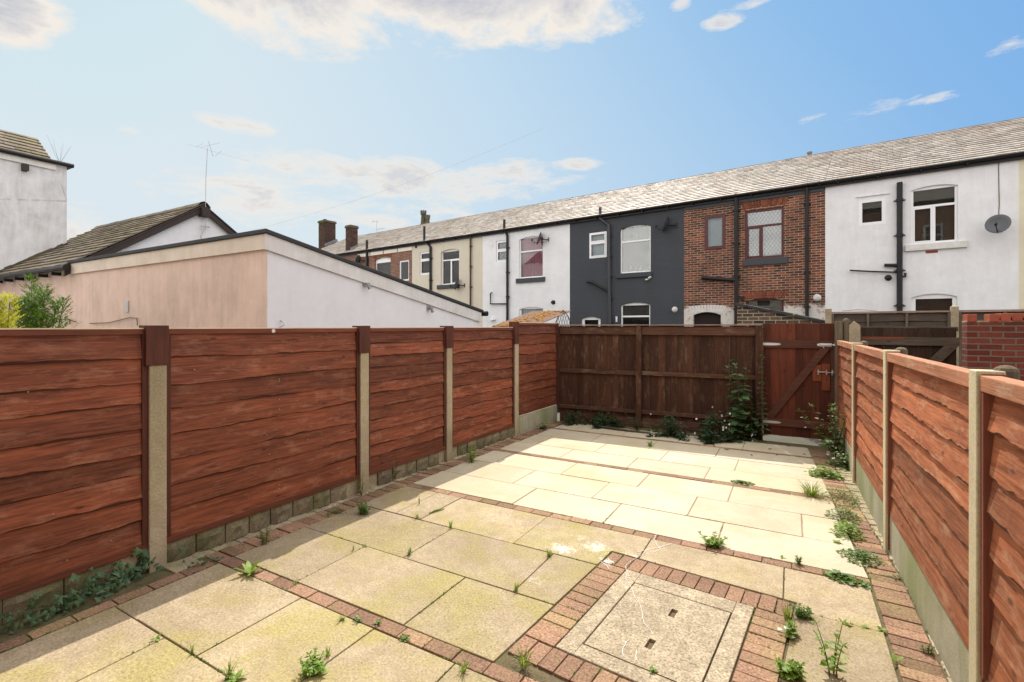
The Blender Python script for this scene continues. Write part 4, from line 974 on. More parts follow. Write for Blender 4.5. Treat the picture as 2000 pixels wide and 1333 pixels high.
for k in range(3):
    m = MB(); x = k*1.93; m.box(x-.055, x+.055, -.02, .09, -.05, 2.21); m.mesh([(x-.055, -.02, 2.21), (x+.055, -.02, 2.21), (x+.055, .09, 2.21), (x-.055, .09, 2.21), (x, .035, 2.245)], [(0, 1, 4), (1, 2, 4), (2, 3, 4), (3, 0, 4)]); m.build('post', M['post'], gf)
# brick outhouse with a lean-to roof
ob = empty('brick_outhouse', onal(al(1440, 12.1), 12.1), TA, 'small sooty brick outhouse with a sloping slate verge behind the gate', 'outbuilding')
w_ = al(1612, 12.1)-al(1440, 12.1); zt = al(1440, 12.1, 597)[1]; zb = al(1612, 12.1, 632)[1]
m = MB(); m.prism_y([(0, -.05), (w_, -.05), (w_, zb), (0, zt)], 0, 2.4); m.build('wall', M['brick_alley'], ob)
m = MB(); d_ = Vector((w_, 0, zb-zt)).normalized(); rnd = random.Random(8)
x = -.05; L = Vector((w_, 0, zb-zt)).length+.1
while x < L:
    o = Vector((0, -.05, zt))+d_*x; m.obox(o+Vector((0, 0, .004)), d_*.28, (0, 2.5, 0), Vector((-d_.z, 0, d_.x))*.05+Vector((0, 0, rnd.uniform(0, .012))), rnd.random()); x += .25
m.build('roof', M['felt'], ob)
# mossy corrugated shed roof
sp0 = ray(1010, 625, 12.6); shed = empty('shed', (sp0.x, sp0.y, 0), R(-6), 'shed roof of corrugated sheet covered with orange moss', 'shed')
def shl(px, py, Y):
    p = ray(px, py, Y)-Vector((sp0.x, sp0.y, 0)); c_, s_ = math.cos(R(6)), math.sin(R(6)); return Vector((p.x*c_-p.y*s_, p.x*s_+p.y*c_, p.z))
zA, zB = 1.84, 2.22
xa, xb = shl(938, 640, 12.0).x, shl(1055, 640, 12.0).x; ya = shl(1000, 640, 12.0).y; yb = ya+1.5
m = MB(); N = 60; vs = []
for k in range(N+1):
    x = xa+(xb-xa)*k/N; dz = .018*math.sin(k*math.pi/2.0); vs += [(x, ya, zA+dz), (x+.25, yb, zB+.04+dz)]
m.mesh(vs, [(2*k, 2*k+2, 2*k+3, 2*k+1) for k in range(N)]); o = m.build('roof', M['corrug'], shed); q = o.modifiers.new('t', 'SOLIDIFY'); q.thickness = .012
m = MB(); rnd = random.Random(5)
for k in range(420):
    u_, v_ = rnd.random(), rnd.random()
    dd = abs(u_-.35-.3*v_)*2.2
    if rnd.random() < dd: continue
    s_ = rnd.uniform(.02, .05); c_ = Vector((xa+(xb-xa)*u_+.25*v_, ya+1.5*v_, zA+.42*v_*1.0+.015)); a_ = rnd.random()*6
    vs = [c_+Vector((math.cos(a_+t)*s_, math.sin(a_+t)*s_, 0)) for t in (0, 1.3, 2.6, 3.9, 5.2)]+[c_+Vector((0, 0, s_*.55))]
    m.mesh(vs, [(0, 1, 5), (1, 2, 5), (2, 3, 5), (3, 4, 5), (4, 0, 5)], rnd.random())
m.build('moss', M['moss_orange'], o)
m = MB(); m.box(xa+.1, xb+.05, ya+.08, yb+.0, -.05, zA-.03); m.build('wall', M['grey_wood_v'], shed)
# trellis arch
tp = ray(1100, 640, 12.6); tre = empty('trellis', (tp.x, tp.y, 0), TA, 'pointed garden trellis against the white painted wall', 'trellis')
m = MB(); hw = .27; z0, z1 = 1.2, 2.27
def edge(t): return hw*math.cos(t*math.pi/2)**.75
L1 = [(-edge(t/10), z0+.5+(z1-z0-.5)*t/10) for t in range(11)]; L2 = [(edge(t/10), z0+.5+(z1-z0-.5)*t/10) for t in range(11)]
m.tube([(-hw, 0, 0)]+[(p[0], 0, p[1]) for p in L1], .010, 6); m.tube([(hw, 0, 0)]+[(p[0], 0, p[1]) for p in L2], .010, 6); m.build('frame', M['black'], tre)
m = MB()
for sgn in (1, -1):
    for k in range(-12, 14):
        P = []
        for j in range(60):
            z = z0+(z1-z0)*j/59; x = k*.075+sgn*(z-z0)*.35; t = max(0, (z-z0-.5)/(z1-z0-.5))
            if abs(x) < edge(min(t, 1)): P.append((x, .0, z))
        if len(P) > 1: m.tube([P[0], P[-1]], .005, 4)
m.build('lattice', M['black'], tre)

# ------------------------------------------------------------------ outbuildings on the left
V0, U0, ZH = -6.72, 4.44, 3.24
lo = empty('lean_to', (V0, U0, 0), 0, 'flat-faced rendered outbuilding, pink on its long side and white on its sloping end', 'outbuilding')
RL, RZ = 5.62, 2.23
m = MB(); m.box(-13.2, -.003, 0.0, .2, -.05, ZH-.02); m.build('pink_wall', M['render_pink'], lo)
m = MB(); m.mesh([(0, .0, -.05), (0, RL, -.05), (0, RL, RZ-.02), (0, 0, ZH-.02), (-.22, .21, -.05), (-.22, RL, -.05), (-.22, RL, RZ-.02), (-.22, .21, ZH-.05)],
       [(0, 1, 2, 3), (1, 5, 6, 2), (0, 3, 7, 4)]); m.build('white_wall', M['render_outhouse'], lo)
m = MB(); d_ = Vector((0, RL+.1, RZ-ZH-.018)); m.obox((.003, -.038, ZH-.26), d_, (.035, 0, 0), (0, 0, .235)); m.build('verge_board', M['fascia_white'], lo)
m = MB(); m.box(-6.98, .0025, -.038, -.003, ZH-.25, ZH-.022); m.build('fascia', M['render_fascia'], lo)
m = MB(); m.box(-12.5, -6.983, -.03, -.003, ZH-.22, ZH-.05); m.build('fascia', M['render_fascia'], lo)
m = MB(); m.mesh([(-6.98, -.07, ZH-.02), (.07, -.07, ZH-.02), (.07, RL+.12, RZ-.035), (-6.98, RL+.12, RZ-.035), (-6.98, -.07, ZH+.045), (.07, -.07, ZH+.045), (.07, RL+.12, RZ+.03), (-6.98, RL+.12, RZ+.03)],
       [(0, 3, 2, 1), (4, 5, 6, 7), (0, 1, 5, 4), (1, 2, 6, 5), (2, 3, 7, 6), (3, 0, 4, 7)]); m.build('felt_roof', M['felt'], lo, bevel=.01)
m = MB(); m.tube([(.12, RL+.2, RZ-.06), (-2, RL+.2, RZ-.06)], .065, 12); m.build('gutter', M['black'], lo)
for (px, py) in ((712, 554), (836, 601)):
    r_ = (px-1000)/FP; Yd = (V0)/(r_*CC-SS); p = ray(px, py, Yd)-Vector((V0, U0, 0)); m = MB()
    m.box(.0, .03, p.y-.05, p.y+.05, p.z-.05, p.z+.05); m.tube([(.03, p.y, p.z), (.13, p.y, p.z-.01)], .018, 8); m.tube([(.11, p.y-.04, p.z), (.11, p.y+.02, p.z-.10)], [.02, .035], 8); m.build('wall_lamp', M['galv'], lo)
r_ = (547-1000)/FP; Yd = V0/(r_*CC-SS); p = ray(547, 633, Yd)-Vector((V0, U0, 0)); m = MB(); m.tube([(0, p.y, p.z+.05), (.06, p.y, p.z+.03), (.10, p.y, p.z-.02), (.04, p.y-.02, p.z-.05), (.0, p.y-.04, p.z-.06)], .007, 6); m.build('wall_hook', M['galv'], lo)
def pk(px, py):   # point on the pink wall
    r_ = (px-1000)/FP; Yd = U0/(r_*SS+CC); return ray(px, py, Yd)-Vector((V0, U0, 0))
m = MB(); p = pk(249, 599); m.box(p.x-.07, p.x+.07, -.012, -.001, p.z-.11, p.z+.11)
for k in range(5): m.box(p.x-.06, p.x+.06, -.02, -.0125, p.z-.09+k*.04, p.z-.07+k*.04)
m.build('air_vent', M['galv'], lo)
m = MB(); P = [pk(a, b) for a, b in ((272, 636), (271, 622), (256, 621), (252, 622), (215, 631), (178, 632))]; m.tube([(q.x, -.03, q.z) for q in P], .008, 5)
P = [pk(a, b) for a, b in ((141, 634), (141, 624), (134, 624), (153, 629))]; m.tube([(q.x, -.04, q.z) for q in P], .010, 5); m.build('wall_cable', M['litter'], lo)

gb = empty('gabled_outbuilding', (-13.7, U0, 0), 0, 'white gabled building with stone slate roof behind the pink wall', 'building')
GR, GH = 2.74, 5.12; GL_ = 6.1
m = MB(); m.mesh([(0, .25, 0), (0, 5.48, 0), (0, 5.48, 3.18), (0, GR, 5.02), (0, .25, 3.32), (-GL_, .25, 0), (-GL_, 5.48, 0), (-GL_, 5.48, 3.18), (-GL_, GR, 5.02), (-GL_, .25, 3.32)],
       [(0, 1, 2, 3, 4), (9, 8, 7, 6, 5), (1, 6, 7, 2)]); m.build('wall', M['render_outhouse'], gb)
m = MB(); rnd = random.Random(31); sv = Vector((0, GR+.12, GH-3.16)); slates(m, (-GL_-.1, -.12, 3.17), (1, 0, 0), sv, GL_+.2, sv.length, .23, .36, rnd, .016, .03)
m.poly([(-GL_, -.1, 3.14), (.1, -.1, 3.14), (.1, GR, GH-.03), (-GL_, GR, GH-.03)], .1); m.poly([(-GL_-.1, GR, GH), (.1, GR, GH), (.1, 5.6, 3.16), (-GL_-.1, 5.6, 3.16)], .3)
gr_ = m.build('roof', M['stone_slate'], gb)
m = MB(); x = -GL_-.1
while x < .1: x2 = min(x+.5, .12); m.mesh([(q, GR+dy, GH+dz+rnd.uniform(0, .012)) for q in (x, x2-.01) for dy, dz in ((-.17, -.07), (-.08, .03), (0, .06), (.08, .03), (.17, -.07))], [(k, k+5, k+6, k+1) for k in range(4)], rnd.random()); x = x2
m.build('ridge_stones', M['stone_slate'], gr_)
m = MB()
for ya_, za_, yb_, zb_ in ((-.14, 3.10, GR, GH-.04), (GR, GH-.04, 5.62, 3.10)):
    d_ = Vector((0, yb_-ya_, zb_-za_)); m.obox((.06, ya_, za_-.17), d_, (.045, 0, 0), (0, 0, .16)); m.obox((.0, ya_, za_-.012), d_, (.13, 0, 0), (0, 0, .035))
m.build('barge_board', M['barge'], gb)
m = MB(); m.box(.0, .22, GR-.10, GR+.10, GH-.34, GH-.10); m.build('purlin_end', M['barge'], gb); m = MB(); m.box(.0, .2, .95, 1.12, 3.40, 3.60); m.build('purlin_end', M['barge'], gb)
m = MB(); m.tube([(-GL_, -.16, 3.12), (.25, -.16, 3.12)], .06, 10)
for k in range(8): m.box(-.5-k*.75, -.42-k*.75, -.2, -.03, 2.98, 3.05)
m.build('gutter', M['black'], gb)
an = empty('tv_aerial', (-13.58, U0+GR+.02, 4.55), 0, 'tall thin aerial mast on the gable peak of the white outbuilding', 'aerial')
m = MB(); m.tube([(0, 0, -.1), (.02, 0, 1.2), (.10, 0, 2.05)], .008, 6); m.tube([(.0, 0, -.05), (0, -.12, -.3), (0, -.06, -.5), (0, .1, -.48), (0, .12, -.40), (0, .04, -.36)], .014, 6); m.tube([(-.02, -.1, -.02), (-.02, .12, -.02)], .02, 6); m.build('mast', M['galv'], an)
m = MB(); m.tube([(.02, -.45, 2.02), (.2, 1.1, 2.0)], .0025, 5)
for a_, b_ in (((-.0, -.12, 2.05), (.15, .3, 2.28)), ((0, .2, 1.9), (.15, .0, 2.22)), ((.1, -.3, 1.98), (.1, -.1, 2.14)), ((.0, .25, 1.93), (.1, .36, 2.08))): m.tube([a_, b_], .004, 5)
m.build('antenna', M['galv'], an)

tw = empty('tower_building', (-18.4, 5.87, 0), 0, 'tall weathered white building cut off by the left edge of the photo', 'building')
m = MB(); m.box(-2.6, 0, -3.6, 0, 0, 6.55); m.build('wall', M['render_tower'], tw)
m = MB(); m.mesh([(0.002, -3.6, 6.35), (.05, -3.6, 6.35), (.05, -.25, 6.35), (.002, -.25, 6.35), (0.002, -3.6, 6.53), (.05, -3.6, 6.53), (.05, -.25, 6.53), (.002, -.25, 6.53)], [(0, 1, 2, 3), (4, 7, 6, 5), (1, 5, 6, 2), (2, 6, 7, 3)]); m.build('eaves_board', M['fascia_white'], tw)
m = MB(); m.tube([(.10, -3.6, 6.56), (.10, .12, 6.56)], .06, 10); m.box(-.6, .12, .0, .10, 6.5, 6.58); m.build('gutter', M['black'], tw)
m = MB(); m.box(0.0, .18, -.98, -.86, 6.14, 6.32); m.build('purlin_end', M['barge'], tw)
m = MB(); sv = Vector((-1.12, 0, .86)); slates(m, (.1, -3.6, 6.56), (0, 1, 0), sv, 3.25, sv.length, .21, .34, random.Random(41), .016, .03)
m.poly([(.08, -3.6, 6.54), (.08, -.36, 6.54), (-1.1, -.75, 7.40), (-1.1, -3.6, 7.40)], .2); m.poly([(-1.1, -3.6, 7.42), (-1.1, -.5, 7.42), (-2.6, -.36, 6.54), (-2.6, -3.6, 6.54)], .2)
m.build('roof', M['stone_slate'], tw)
m = MB(); m.box(-2.5, 0.06, -3.6, .0, -.02+6.0, 6.5) if False else None
rnd = random.Random(77)
fl = MB()                                   # lead and mortar flashing where the lower roof meets this wall
for k in range(12):
    y_ = -1.43+k*.12; z_ = 3.24+.686*(y_+5.87-U0); fl.obox((.0015, y_, z_-.03), (.05+rnd.uniform(0, .03), 0, 0), (0, .122, .0837), (0, 0, .13+rnd.uniform(-.025, .025)))
fl.build('flashing', M['stone_dark'], tw)
tg = empty('plant', (-18.42, 5.72, 6.58), 0, 'bare twiggy plant sprouting from the corner of the tall white building', 'plant')
m = MB()
for k in range(7):
    a_ = k*.9; m.tube([(0, 0, 0), (.05*math.cos(a_), .08*math.sin(a_)*1.5, .25), (.12*math.cos(a_), .28*math.sin(a_), .5+.05*k % .3)], [.003, .002, .0012], 5)
m.build('twigs', M['litter'], tg)

# the house at the camera's back: its sunlit wall lights the yard and is mirrored in the far windows
rh = empty('brick_house', (-2, -2.2, 0), 0, 'tall red brick house mirrored in the windows of the white rendered house', 'house')
m = MB(); ops = [(-.6, .3, 3.4, 5.0), (2.2, 3.3, 3.4, 5.0), (5.4, 6.3, 3.4, 5.0), (1.4, 2.2, 6.3, 7.5), (4.2, 5.0, 6.3, 7.5), (.8, 1.7, .05, 2.1)]
m.box(-2, 9, -8, -.002, -.05, 8.8); m.build('wall', M['brick_far'], rh)
for a_, b_, c_, d_ in ops:
    q = MB(); q.box(a_, b_, .0, .03, c_, c_+.06); q.box(a_, b_, .0, .03, d_-.06, d_); q.box(a_, a_+.06, .0, .03, c_+.06, d_-.06); q.box(b_-.06, b_, 0, .03, c_+.06, d_-.06); q.box(a_+.06, b_-.06, 0, .028, (c_+d_)/2, (c_+d_)/2+.05); fo = q.build('window', M['upvc'], rh)
    q = MB(); q.box(a_+.05, b_-.05, 0, .012, c_+.05, d_-.05); q.build('pane', M['room'], fo)
q = MB(); q.mesh([(-2.1, .15, 8.8), (9.1, .15, 8.8), (9.1, -4, 10.4), (-2.1, -4, 10.4), (9.1, -8, 8.8), (-2.1, -8, 8.8)], [(0, 1, 2, 3), (3, 2, 4, 5), (0, 3, 5), (1, 4, 2)]); q.build('roof', M['slate'], rh)
rh = empty('rendered_house', (-9, -2.2, 0), 0, 'lower cream rendered house mirrored in the charcoal house windows', 'house')
m = MB(); m.box(-6, 4.9, -8, -.002, -.05, 5.4); m.build('wall', M['render_cream'], rh)
for a_ in (-4, -1, 2.5):
    q = MB(); q.box(a_, a_+.9, .0, .03, 3.2, 4.5); fo = q.build('window', M['upvc'], rh); q = MB(); q.box(a_+.07, a_+.83, .03, .034, 3.27, 4.43); q.build('pane', M['room'], fo)
q = MB(); q.mesh([(-6.1, .15, 5.4), (4.9, .15, 5.4), (4.9, -4, 7.2), (-6.1, -4, 7.2), (4.9, -8, 5.4), (-6.1, -8, 5.4)], [(0, 1, 2, 3), (3, 2, 4, 5), (0, 3, 5), (1, 4, 2)]); q.build('roof', M['slate'], rh)

# overhead cable
m = MB(); A_ = ray(420, 470, 17); B_ = ray(1060, 252, 17); P = [A_.lerp(B_, k/14)-Vector((0, 0, .28*math.sin(math.pi*k/14))) for k in range(15)]
m.tube(P, .0028, 5); tag(m.build('overhead_cable', M['galv'], None), 'thin overhead cable slanting up across the sky', 'cable')

# ------------------------------------------------------------------ plants
def leaf(mb, base, d, length, width, rnd, droop=.3, tone=None, nseg=3):
    base = Vector(base); d = Vector(d).normalized(); side = d.cross(Vector((0, 0, 1)))
    side = side.normalized() if side.length > .05 else Vector((1, 0, 0)); t = rnd.random() if tone is None else tone
    a_ = rnd.uniform(-.5, .5); up = side.cross(d).normalized(); side = (side*math.cos(a_)+up*math.sin(a_)).normalized()
    prof = {3: [(0, .12), (.35, 1), (.7, .72), (1, .0)], 2: [(0, .25), (.5, 1), (1, 0)]}[nseg]; vs = []
    for s, w in prof:
        c_ = base+d*length*s-Vector((0, 0, droop*length*s*s)); fold = up*(-.10*width*w)
        vs += [c_+side*width*w*.5-fold*-1, c_-side*width*w*.5-fold*-1]
    mb.mesh(vs, [(2*k, 2*k+1, 2*k+3, 2*k+2) for k in range(len(prof)-1)], t)
def rdir(rnd, up=.3):
    a_ = rnd.random()*6.283; return Vector((math.cos(a_), math.sin(a_), up)).normalized()
def t_grass(root, h, spread, n, rnd, mat='grass'):
    m = MB()
    for k in range(n):
        a_ = rnd.random()*6.283; b = Vector((math.cos(a_), math.sin(a_), 0))*spread*rnd.random()*.35; ln = h*rnd.uniform(.5, 1.1); out = Vector((math.cos(a_), math.sin(a_), 0))*spread*rnd.uniform(.2, 1)
        w = .0028+.002*rnd.random(); s = Vector((-math.sin(a_), math.cos(a_), 0)); vs = []
        for j in range(5):
            t = j/4; c_ = b+out*t*t+Vector((0, 0, ln*(t-.25*t*t*t))); vs += [c_+s*w*(1-t*.9), c_-s*w*(1-t*.9)]
        m.mesh(vs, [(2*j, 2*j+1, 2*j+3, 2*j+2) for j in range(4)], rnd.random())
    m.build('blades', M[mat], root)
def t_rosette(root, r, n, rnd, mat='leaf_bright', up=.55, w=.28):
    m = MB()
    for k in range(n):
        a_ = 6.283*k/n+rnd.uniform(-.3, .3); leaf(m, (0, 0, .004), (math.cos(a_), math.sin(a_), up*rnd.uniform(.5, 1.6)), r*rnd.uniform(.7, 1.15), r*w, rnd, .35)
    m.build('leaves', M[mat], root)
def t_mat(root, r, n, rnd, mat='leaf', ls=.022, h=.03, ecc=1.0, ang=0, flowers=0, fl='petal'):
    m = MB(); st = MB()
    for k in range(n):
        a_ = rnd.random()*6.283; q = r*rnd.random()**.7; x, y = q*math.cos(a_), q*math.sin(a_)*ecc; x, y = x*math.cos(ang)-y*math.sin(ang), x*math.sin(ang)+y*math.cos(ang)
        hh = h*rnd.random()*(1.2-q/r); leaf(m, (x, y, hh), rdir(rnd, .4), ls*rnd.uniform(.6, 1.4), ls*.6, rnd, .3, nseg=2)
        if k % 7 == 0: st.tube([(x*.3, y*.3, .002), (x, y, hh)], .0012, 4, cap=False)
    m.build('leaves', M[mat], root)
    if st.v: st.build('stems', M['stem'], root)
    if flowers:
        f = MB()
        for k in range(flowers):
            a_ = rnd.random()*6.283; q = r*rnd.random(); f = MB(); c_ = Vector((q*math.cos(a_), q*math.sin(a_)*ecc, h*1.2))
            for j in range(5): leaf(f, c_, (math.cos(j*1.257), math.sin(j*1.257), .3), .016, .012, rnd, 0, nseg=2)
            f.build('flower', M[fl], root)
def t_stems(root, h, n, rnd, ls=.05, mat='leaf', spread=.25, lean=(0, 0), pairs=7, lw=.42, flowers=0, droop=.35, top=True, fl='petal'):
    m = MB(); st = MB(); f = MB()
    for k in range(n):
        a_ = rnd.random()*6.283; hh = h*rnd.uniform(.6, 1.05); out = Vector((math.cos(a_)*spread*rnd.random()+lean[0], math.sin(a_)*spread*rnd.random()+lean[1], 0))*hh
        b = Vector((math.cos(a_), math.sin(a_), 0))*.012*n**.5*rnd.random(); P = [b+out*(t/6)**1.5+Vector((0, 0, hh*t/6)) for t in range(7)]
        st.tube(P, [.003*(1+h)*(1-.1*j) for j in range(7)], 5)
        for j in range(pairs):
            t = (j+1.2)/(pairs+.3); i = min(int(t*6), 5); p = P[i].lerp(P[i+1], t*6-i); a2 = rnd.random()*6.283; sz = ls*(1.1-.65*t)*rnd.uniform(.8, 1.2)*(1.25 if j > 0 else .9)
            for q in (0, math.pi): leaf(m, p, (math.cos(a2+q), math.sin(a2+q), .35), sz, sz*lw, rnd, droop)
        if top:
            for q in range(5): leaf(m, P[-1], rdir(rnd, .9), ls*.5, ls*.5*lw, rnd, .1)
        for q in range(flowers):
            f = MB(); c_ = P[-1]+Vector((rnd.uniform(-.05, .05), rnd.uniform(-.05, .05), rnd.uniform(-.12, .03)))
            for j in range(5): leaf(f, c_, (math.cos(j*1.257), math.sin(j*1.257), .4), .016, .013, rnd, 0, nseg=2)
            f.build('flower', M[fl], root)
    m.build('leaves', M[mat], root); st.build('stems', M['stem'], root)
def t_bush(root, r, h, n, rnd, mat='leaf_dark', ls=.05, flowers=0):
    m = MB(); st = MB(); ph = rnd.random()*6
    for k in range(14):
        d = rdir(rnd, rnd.uniform(.3, 1.6)); st.tube([(0, 0, 0), d*r*.5, d*r*.9+Vector((0, 0, -.05))], [.005, .004, .002], 5)
    for k in range(n):
        while True:
            x, y, z = rnd.uniform(-1, 1), rnd.uniform(-1, 1), rnd.random()
            if (x*x+y*y)**.5 < (.55+.35*math.sin(math.atan2(y, x)*3+ph)+.25*math.sin(math.atan2(y, x)*7+z*5))*(1.25-z) and rnd.random() < 1.15-z*.8: break
        leaf(m, (x*r, y*r, z*h), rdir(rnd, .2), ls*rnd.uniform(.6, 1.3), ls*.62, rnd, .4)
    for k in range(flowers):
        f = MB(); a_ = rnd.random()*6.283; c_ = Vector((math.cos(a_)*r*.95, math.sin(a_)*r*.95, rnd.random()*h))
        for j in range(5): leaf(f, c_, (math.cos(j*1.257), -.4, math.sin(j*1.257)), .022, .018, rnd, 0, nseg=2)
        f.build('flower', M['petal'], root)
    m.build('leaves', M[mat], root); st.build('stems', M['stem'], root)
WN = [0]
def weed(px, py, label, fn, name='weed', cat='weed', xy=None, **kw):
    WN[0] += 1; x, y = xy or gnd(px, py); r = empty(name, (x, y, .001), 0, label, cat, 'weeds in the paving' if name in ('weed', 'grass_tuft') else None)
    fn(r, rnd=random.Random(WN[0]*17), **kw); return r
def gt_(px, py, label, h=.08, spread=.05, n=22, mat='grass'): weed(px, py, label, t_grass, 'grass_tuft', 'grass tuft', h=h, spread=spread, n=n, mat=mat)

weed(487, 1122, 'pale broad-leaved weed on the brick course by the left fence', t_rosette, r=.15, n=11, up=.8, w=.25)
weed(712, 1003, 'bushy low weed at the shadow edge beside the left brick strip', t_stems, h=.10, n=14, ls=.035, spread=.6)
weed(518, 1062, 'shaded upright weed on the left brick strip below the long fence panel', t_stems, h=.17, n=6, ls=.03, spread=.4, mat='leaf')
weed(706, 968, 'pale leggy weed at the foot of the second concrete post', t_stems, h=.22, n=4, ls=.03, spread=.5, mat='leaf_bright')
weed(920, 903, 'bushy weed on the left strip beside the third concrete post', t_stems, h=.18, n=9, ls=.05, spread=.7, mat='leaf_bright')
weed(770, 938, 'thin weed against the block plinth between second and third posts', t_stems, h=.30, n=3, ls=.035, spread=.25)
weed(655, 1003, 'flat weed lying on the shaded left bricks above the bushy weed', t_mat, r=.09, n=60)
weed(852, 999, 'long strip of moss in a slab joint', t_mat, name='moss', cat='moss', r=.10, n=220, mat='moss', ls=.012, h=.012, ecc=.28, ang=R(75))
gt_(819, 985, 'single upright grass sprig near the far left slab corner', .12, .02, 8)
gt_(815, 1012, 'grass tuft beside the strip of moss', .05, .06, 24)
gt_(880, 1031, 'grass tuft at a joint right of the strip of moss', .07, .04, 18, 'leaf_bright')
gt_(1072, 1087, 'dry grass tuft beside the white paint smears', .07, .05, 26)
gt_(1008, 1156, 'dry grass tuft at the end of the joint left of the paver ring', .08, .04, 18)
gt_(1022, 1300, 'large grass tuft on the pavers left of the manhole cover', .10, .10, 40)
gt_(905, 1312, 'grass tuft on the near brick course left of the manhole', .08, .06, 26)
gt_(1270, 872, 'bright round grass tuft on the far stone slabs', .11, .09, 60, 'leaf_bright')
gt_(1585, 968, 'broad spray of seeding grass at the right edge of the stone slabs', .20, .24, 110)
gt_(1540, 1212, 'upright grass on the outer corner of the paver ring', .13, .07, 26)
gt_(448, 1322, 'grass and leaves in the joint at the bottom left', .09, .06, 30)
gt_(375, 1278, 'small grass sprig at a slab corner at the bottom left', .06, .03, 10)
gt_(640, 1282, 'grass sprig beside the leafy weed at the bottom', .08, .04, 16)
gt_(577, 1143, 'small sprig on the brick course right of the broad-leaved weed', .05, .03, 8)
gt_(690, 1075, 'small sprig in the joint at the middle of the left slabs', .06, .02, 8)
gt_(668, 1212, 'row of short grass along the near brick course', .04, .05, 20)
weed(305, 1250, 'single bright leaf in a joint at the bottom left', t_rosette, r=.05, n=3, up=.5, w=.4)
weed(614, 1313, 'bright leafy weed at the bottom edge', t_stems, h=.07, n=11, ls=.045, spread=1.1, mat='leaf_bright')
weed(460, 1327, 'small leafy weed at the bottom left joint', t_rosette, r=.07, n=7, w=.4)
weed(700, 1214, 'tiny weed on the near brick course, left one', t_mat, r=.03, n=20)
weed(738, 1219, 'tiny weed on the near brick course, middle one', t_mat, r=.02, n=16)
weed(790, 1248, 'tiny weed on the near brick course, right one', t_mat, r=.03, n=26)
weed(797, 1084, 'tiny upright weed where four slabs meet', t_stems, h=.05, n=3, ls=.02)
weed(712, 1068, 'pale leaf sprig at the end of a slab joint', t_rosette, r=.04, n=4, w=.4)
weed(1393, 1068, 'leafy weed spreading from the mid brick course onto the slabs', t_stems, h=.07, n=13, ls=.055, spread=1.6, mat='leaf_bright')
weed(1450, 944, 'flat weed with a yellow flower on the stone slabs', t_mat, r=.13, n=120, ls=.035, h=.03, ecc=.5, flowers=2, fl='yellow')
weed(1560, 1101, 'small upright weed on the right part of the mid brick course', t_stems, h=.07, n=4, ls=.028, spread=.4)
weed(1528, 1090, 'tiny leaf pair left of the small upright weed', t_rosette, r=.03, n=4, w=.5)
weed(1612, 930, 'leafy clump at the far end of the weed line by the right edging', t_mat, r=.20, n=330, ls=.045, h=.13, ecc=.8, mat='leaf_bright')
weed(1640, 975, 'thin reddish clump of weeds beside the right edging', t_mat, r=.18, n=220, ls=.03, h=.13, ecc=1.6)
weed(1648, 1012, 'dense green clump in the middle of the weed line by the right edging', t_mat, r=.14, n=260, ls=.03, h=.09, ecc=1.6, mat='leaf')
weed(1655, 1042, 'leafy clump with broad leaves in the weed line by the right edging', t_mat, r=.13, n=260, ls=.035, h=.10, ecc=1.5, mat='leaf_bright')
weed(1680, 1090, 'dark trailing mat at the near end of the weed line', t_mat, r=.15, n=320, ls=.028, h=.05, ecc=1.1, mat='leaf')
weed(1650, 1132, 'sprawling weed at the right end of the mid brick course', t_mat, r=.15, n=130, ls=.04, h=.04, ecc=.5, ang=R(-20), mat='leaf')
weed(1634, 1060, 'single pointed leaf clump left of the weed line', t_rosette, r=.05, n=5, w=.6)
weed(1625, 1318, 'tall thin-stemmed weed right of the paver ring', t_stems, h=.27, n=5, ls=.055, spread=.55, mat='leaf_bright', pairs=6, lw=.36)
weed(1540, 1322, 'leafy weed at the near right corner of the paver ring', t_stems, h=.08, n=9, ls=.055, spread=.9, mat='leaf_bright')
weed(1548, 1245, 'small white-flowered weed on the right side of the paver ring', t_stems, h=.09, n=6, ls=.04, spread=.6, mat='leaf_bright', flowers=1)
weed(1565, 1205, 'leafy weed at the far right corner of the paver ring', t_stems, h=.06, n=8, ls=.04, spread=1.0)
weed(1656, 1222, 'first small seedling along the right slab joint', t_rosette, r=.035, n=5, w=.5)
weed(1690, 1226, 'second small seedling along the right slab joint', t_rosette, r=.035, n=5, w=.5)
weed(1722, 1231, 'third seedling, at the edging end of the right slab joint', t_rosette, r=.04, n=6, w=.5)
weed(1750, 1292, 'single leaf sprouting between slab and right edging', t_rosette, r=.06, n=3, up=1.0, w=.35)
weed(1812, 1275, 'small dry weed on the right edging bricks', t_stems, h=.05, n=4, ls=.02)
weed(1752, 1130, 'tiny green weed on the right edging beside the fence', t_mat, r=.03, n=16)
weed(1275, 1311, 'small yellowish weed in the near joint of the manhole frame', t_mat, r=.022, n=26, mat='leaf_bright')
# along the back fence
GB = None
weed(0, 0, 'tall nettle leaning on the back fence beside the gate', t_stems, 'nettle', 'nettle', xy=(-.72, 8.86), h=1.30, n=5, ls=.17, spread=.22, lean=(-.10, -.02), mat='nettle', pairs=9, lw=.55, droop=.55)
weed(0, 0, 'broad leafy nettle clump below the tall nettle', t_bush, 'nettle', 'nettle', xy=(-.72, 8.80), r=.27, h=.85, n=170, mat='nettle', ls=.15)
weed(0, 0, 'nettle tip poking through at the gate hinge', t_stems, 'nettle', 'nettle', xy=(-.40, 8.90), h=1.52, n=2, ls=.10, spread=.03, mat='nettle', pairs=16, lw=.5, droop=.5)
weed(1392, 862, 'dark bramble bush with small white flowers at the foot of the back fence', t_bush, 'bramble', 'bush', r=.30, h=.52, n=1100, ls=.06, flowers=12)
weed(1310, 852, 'dark trailing bush in the middle of the back fence', t_bush, 'bramble', 'bush', r=.34, h=.40, n=850, ls=.055, flowers=4)
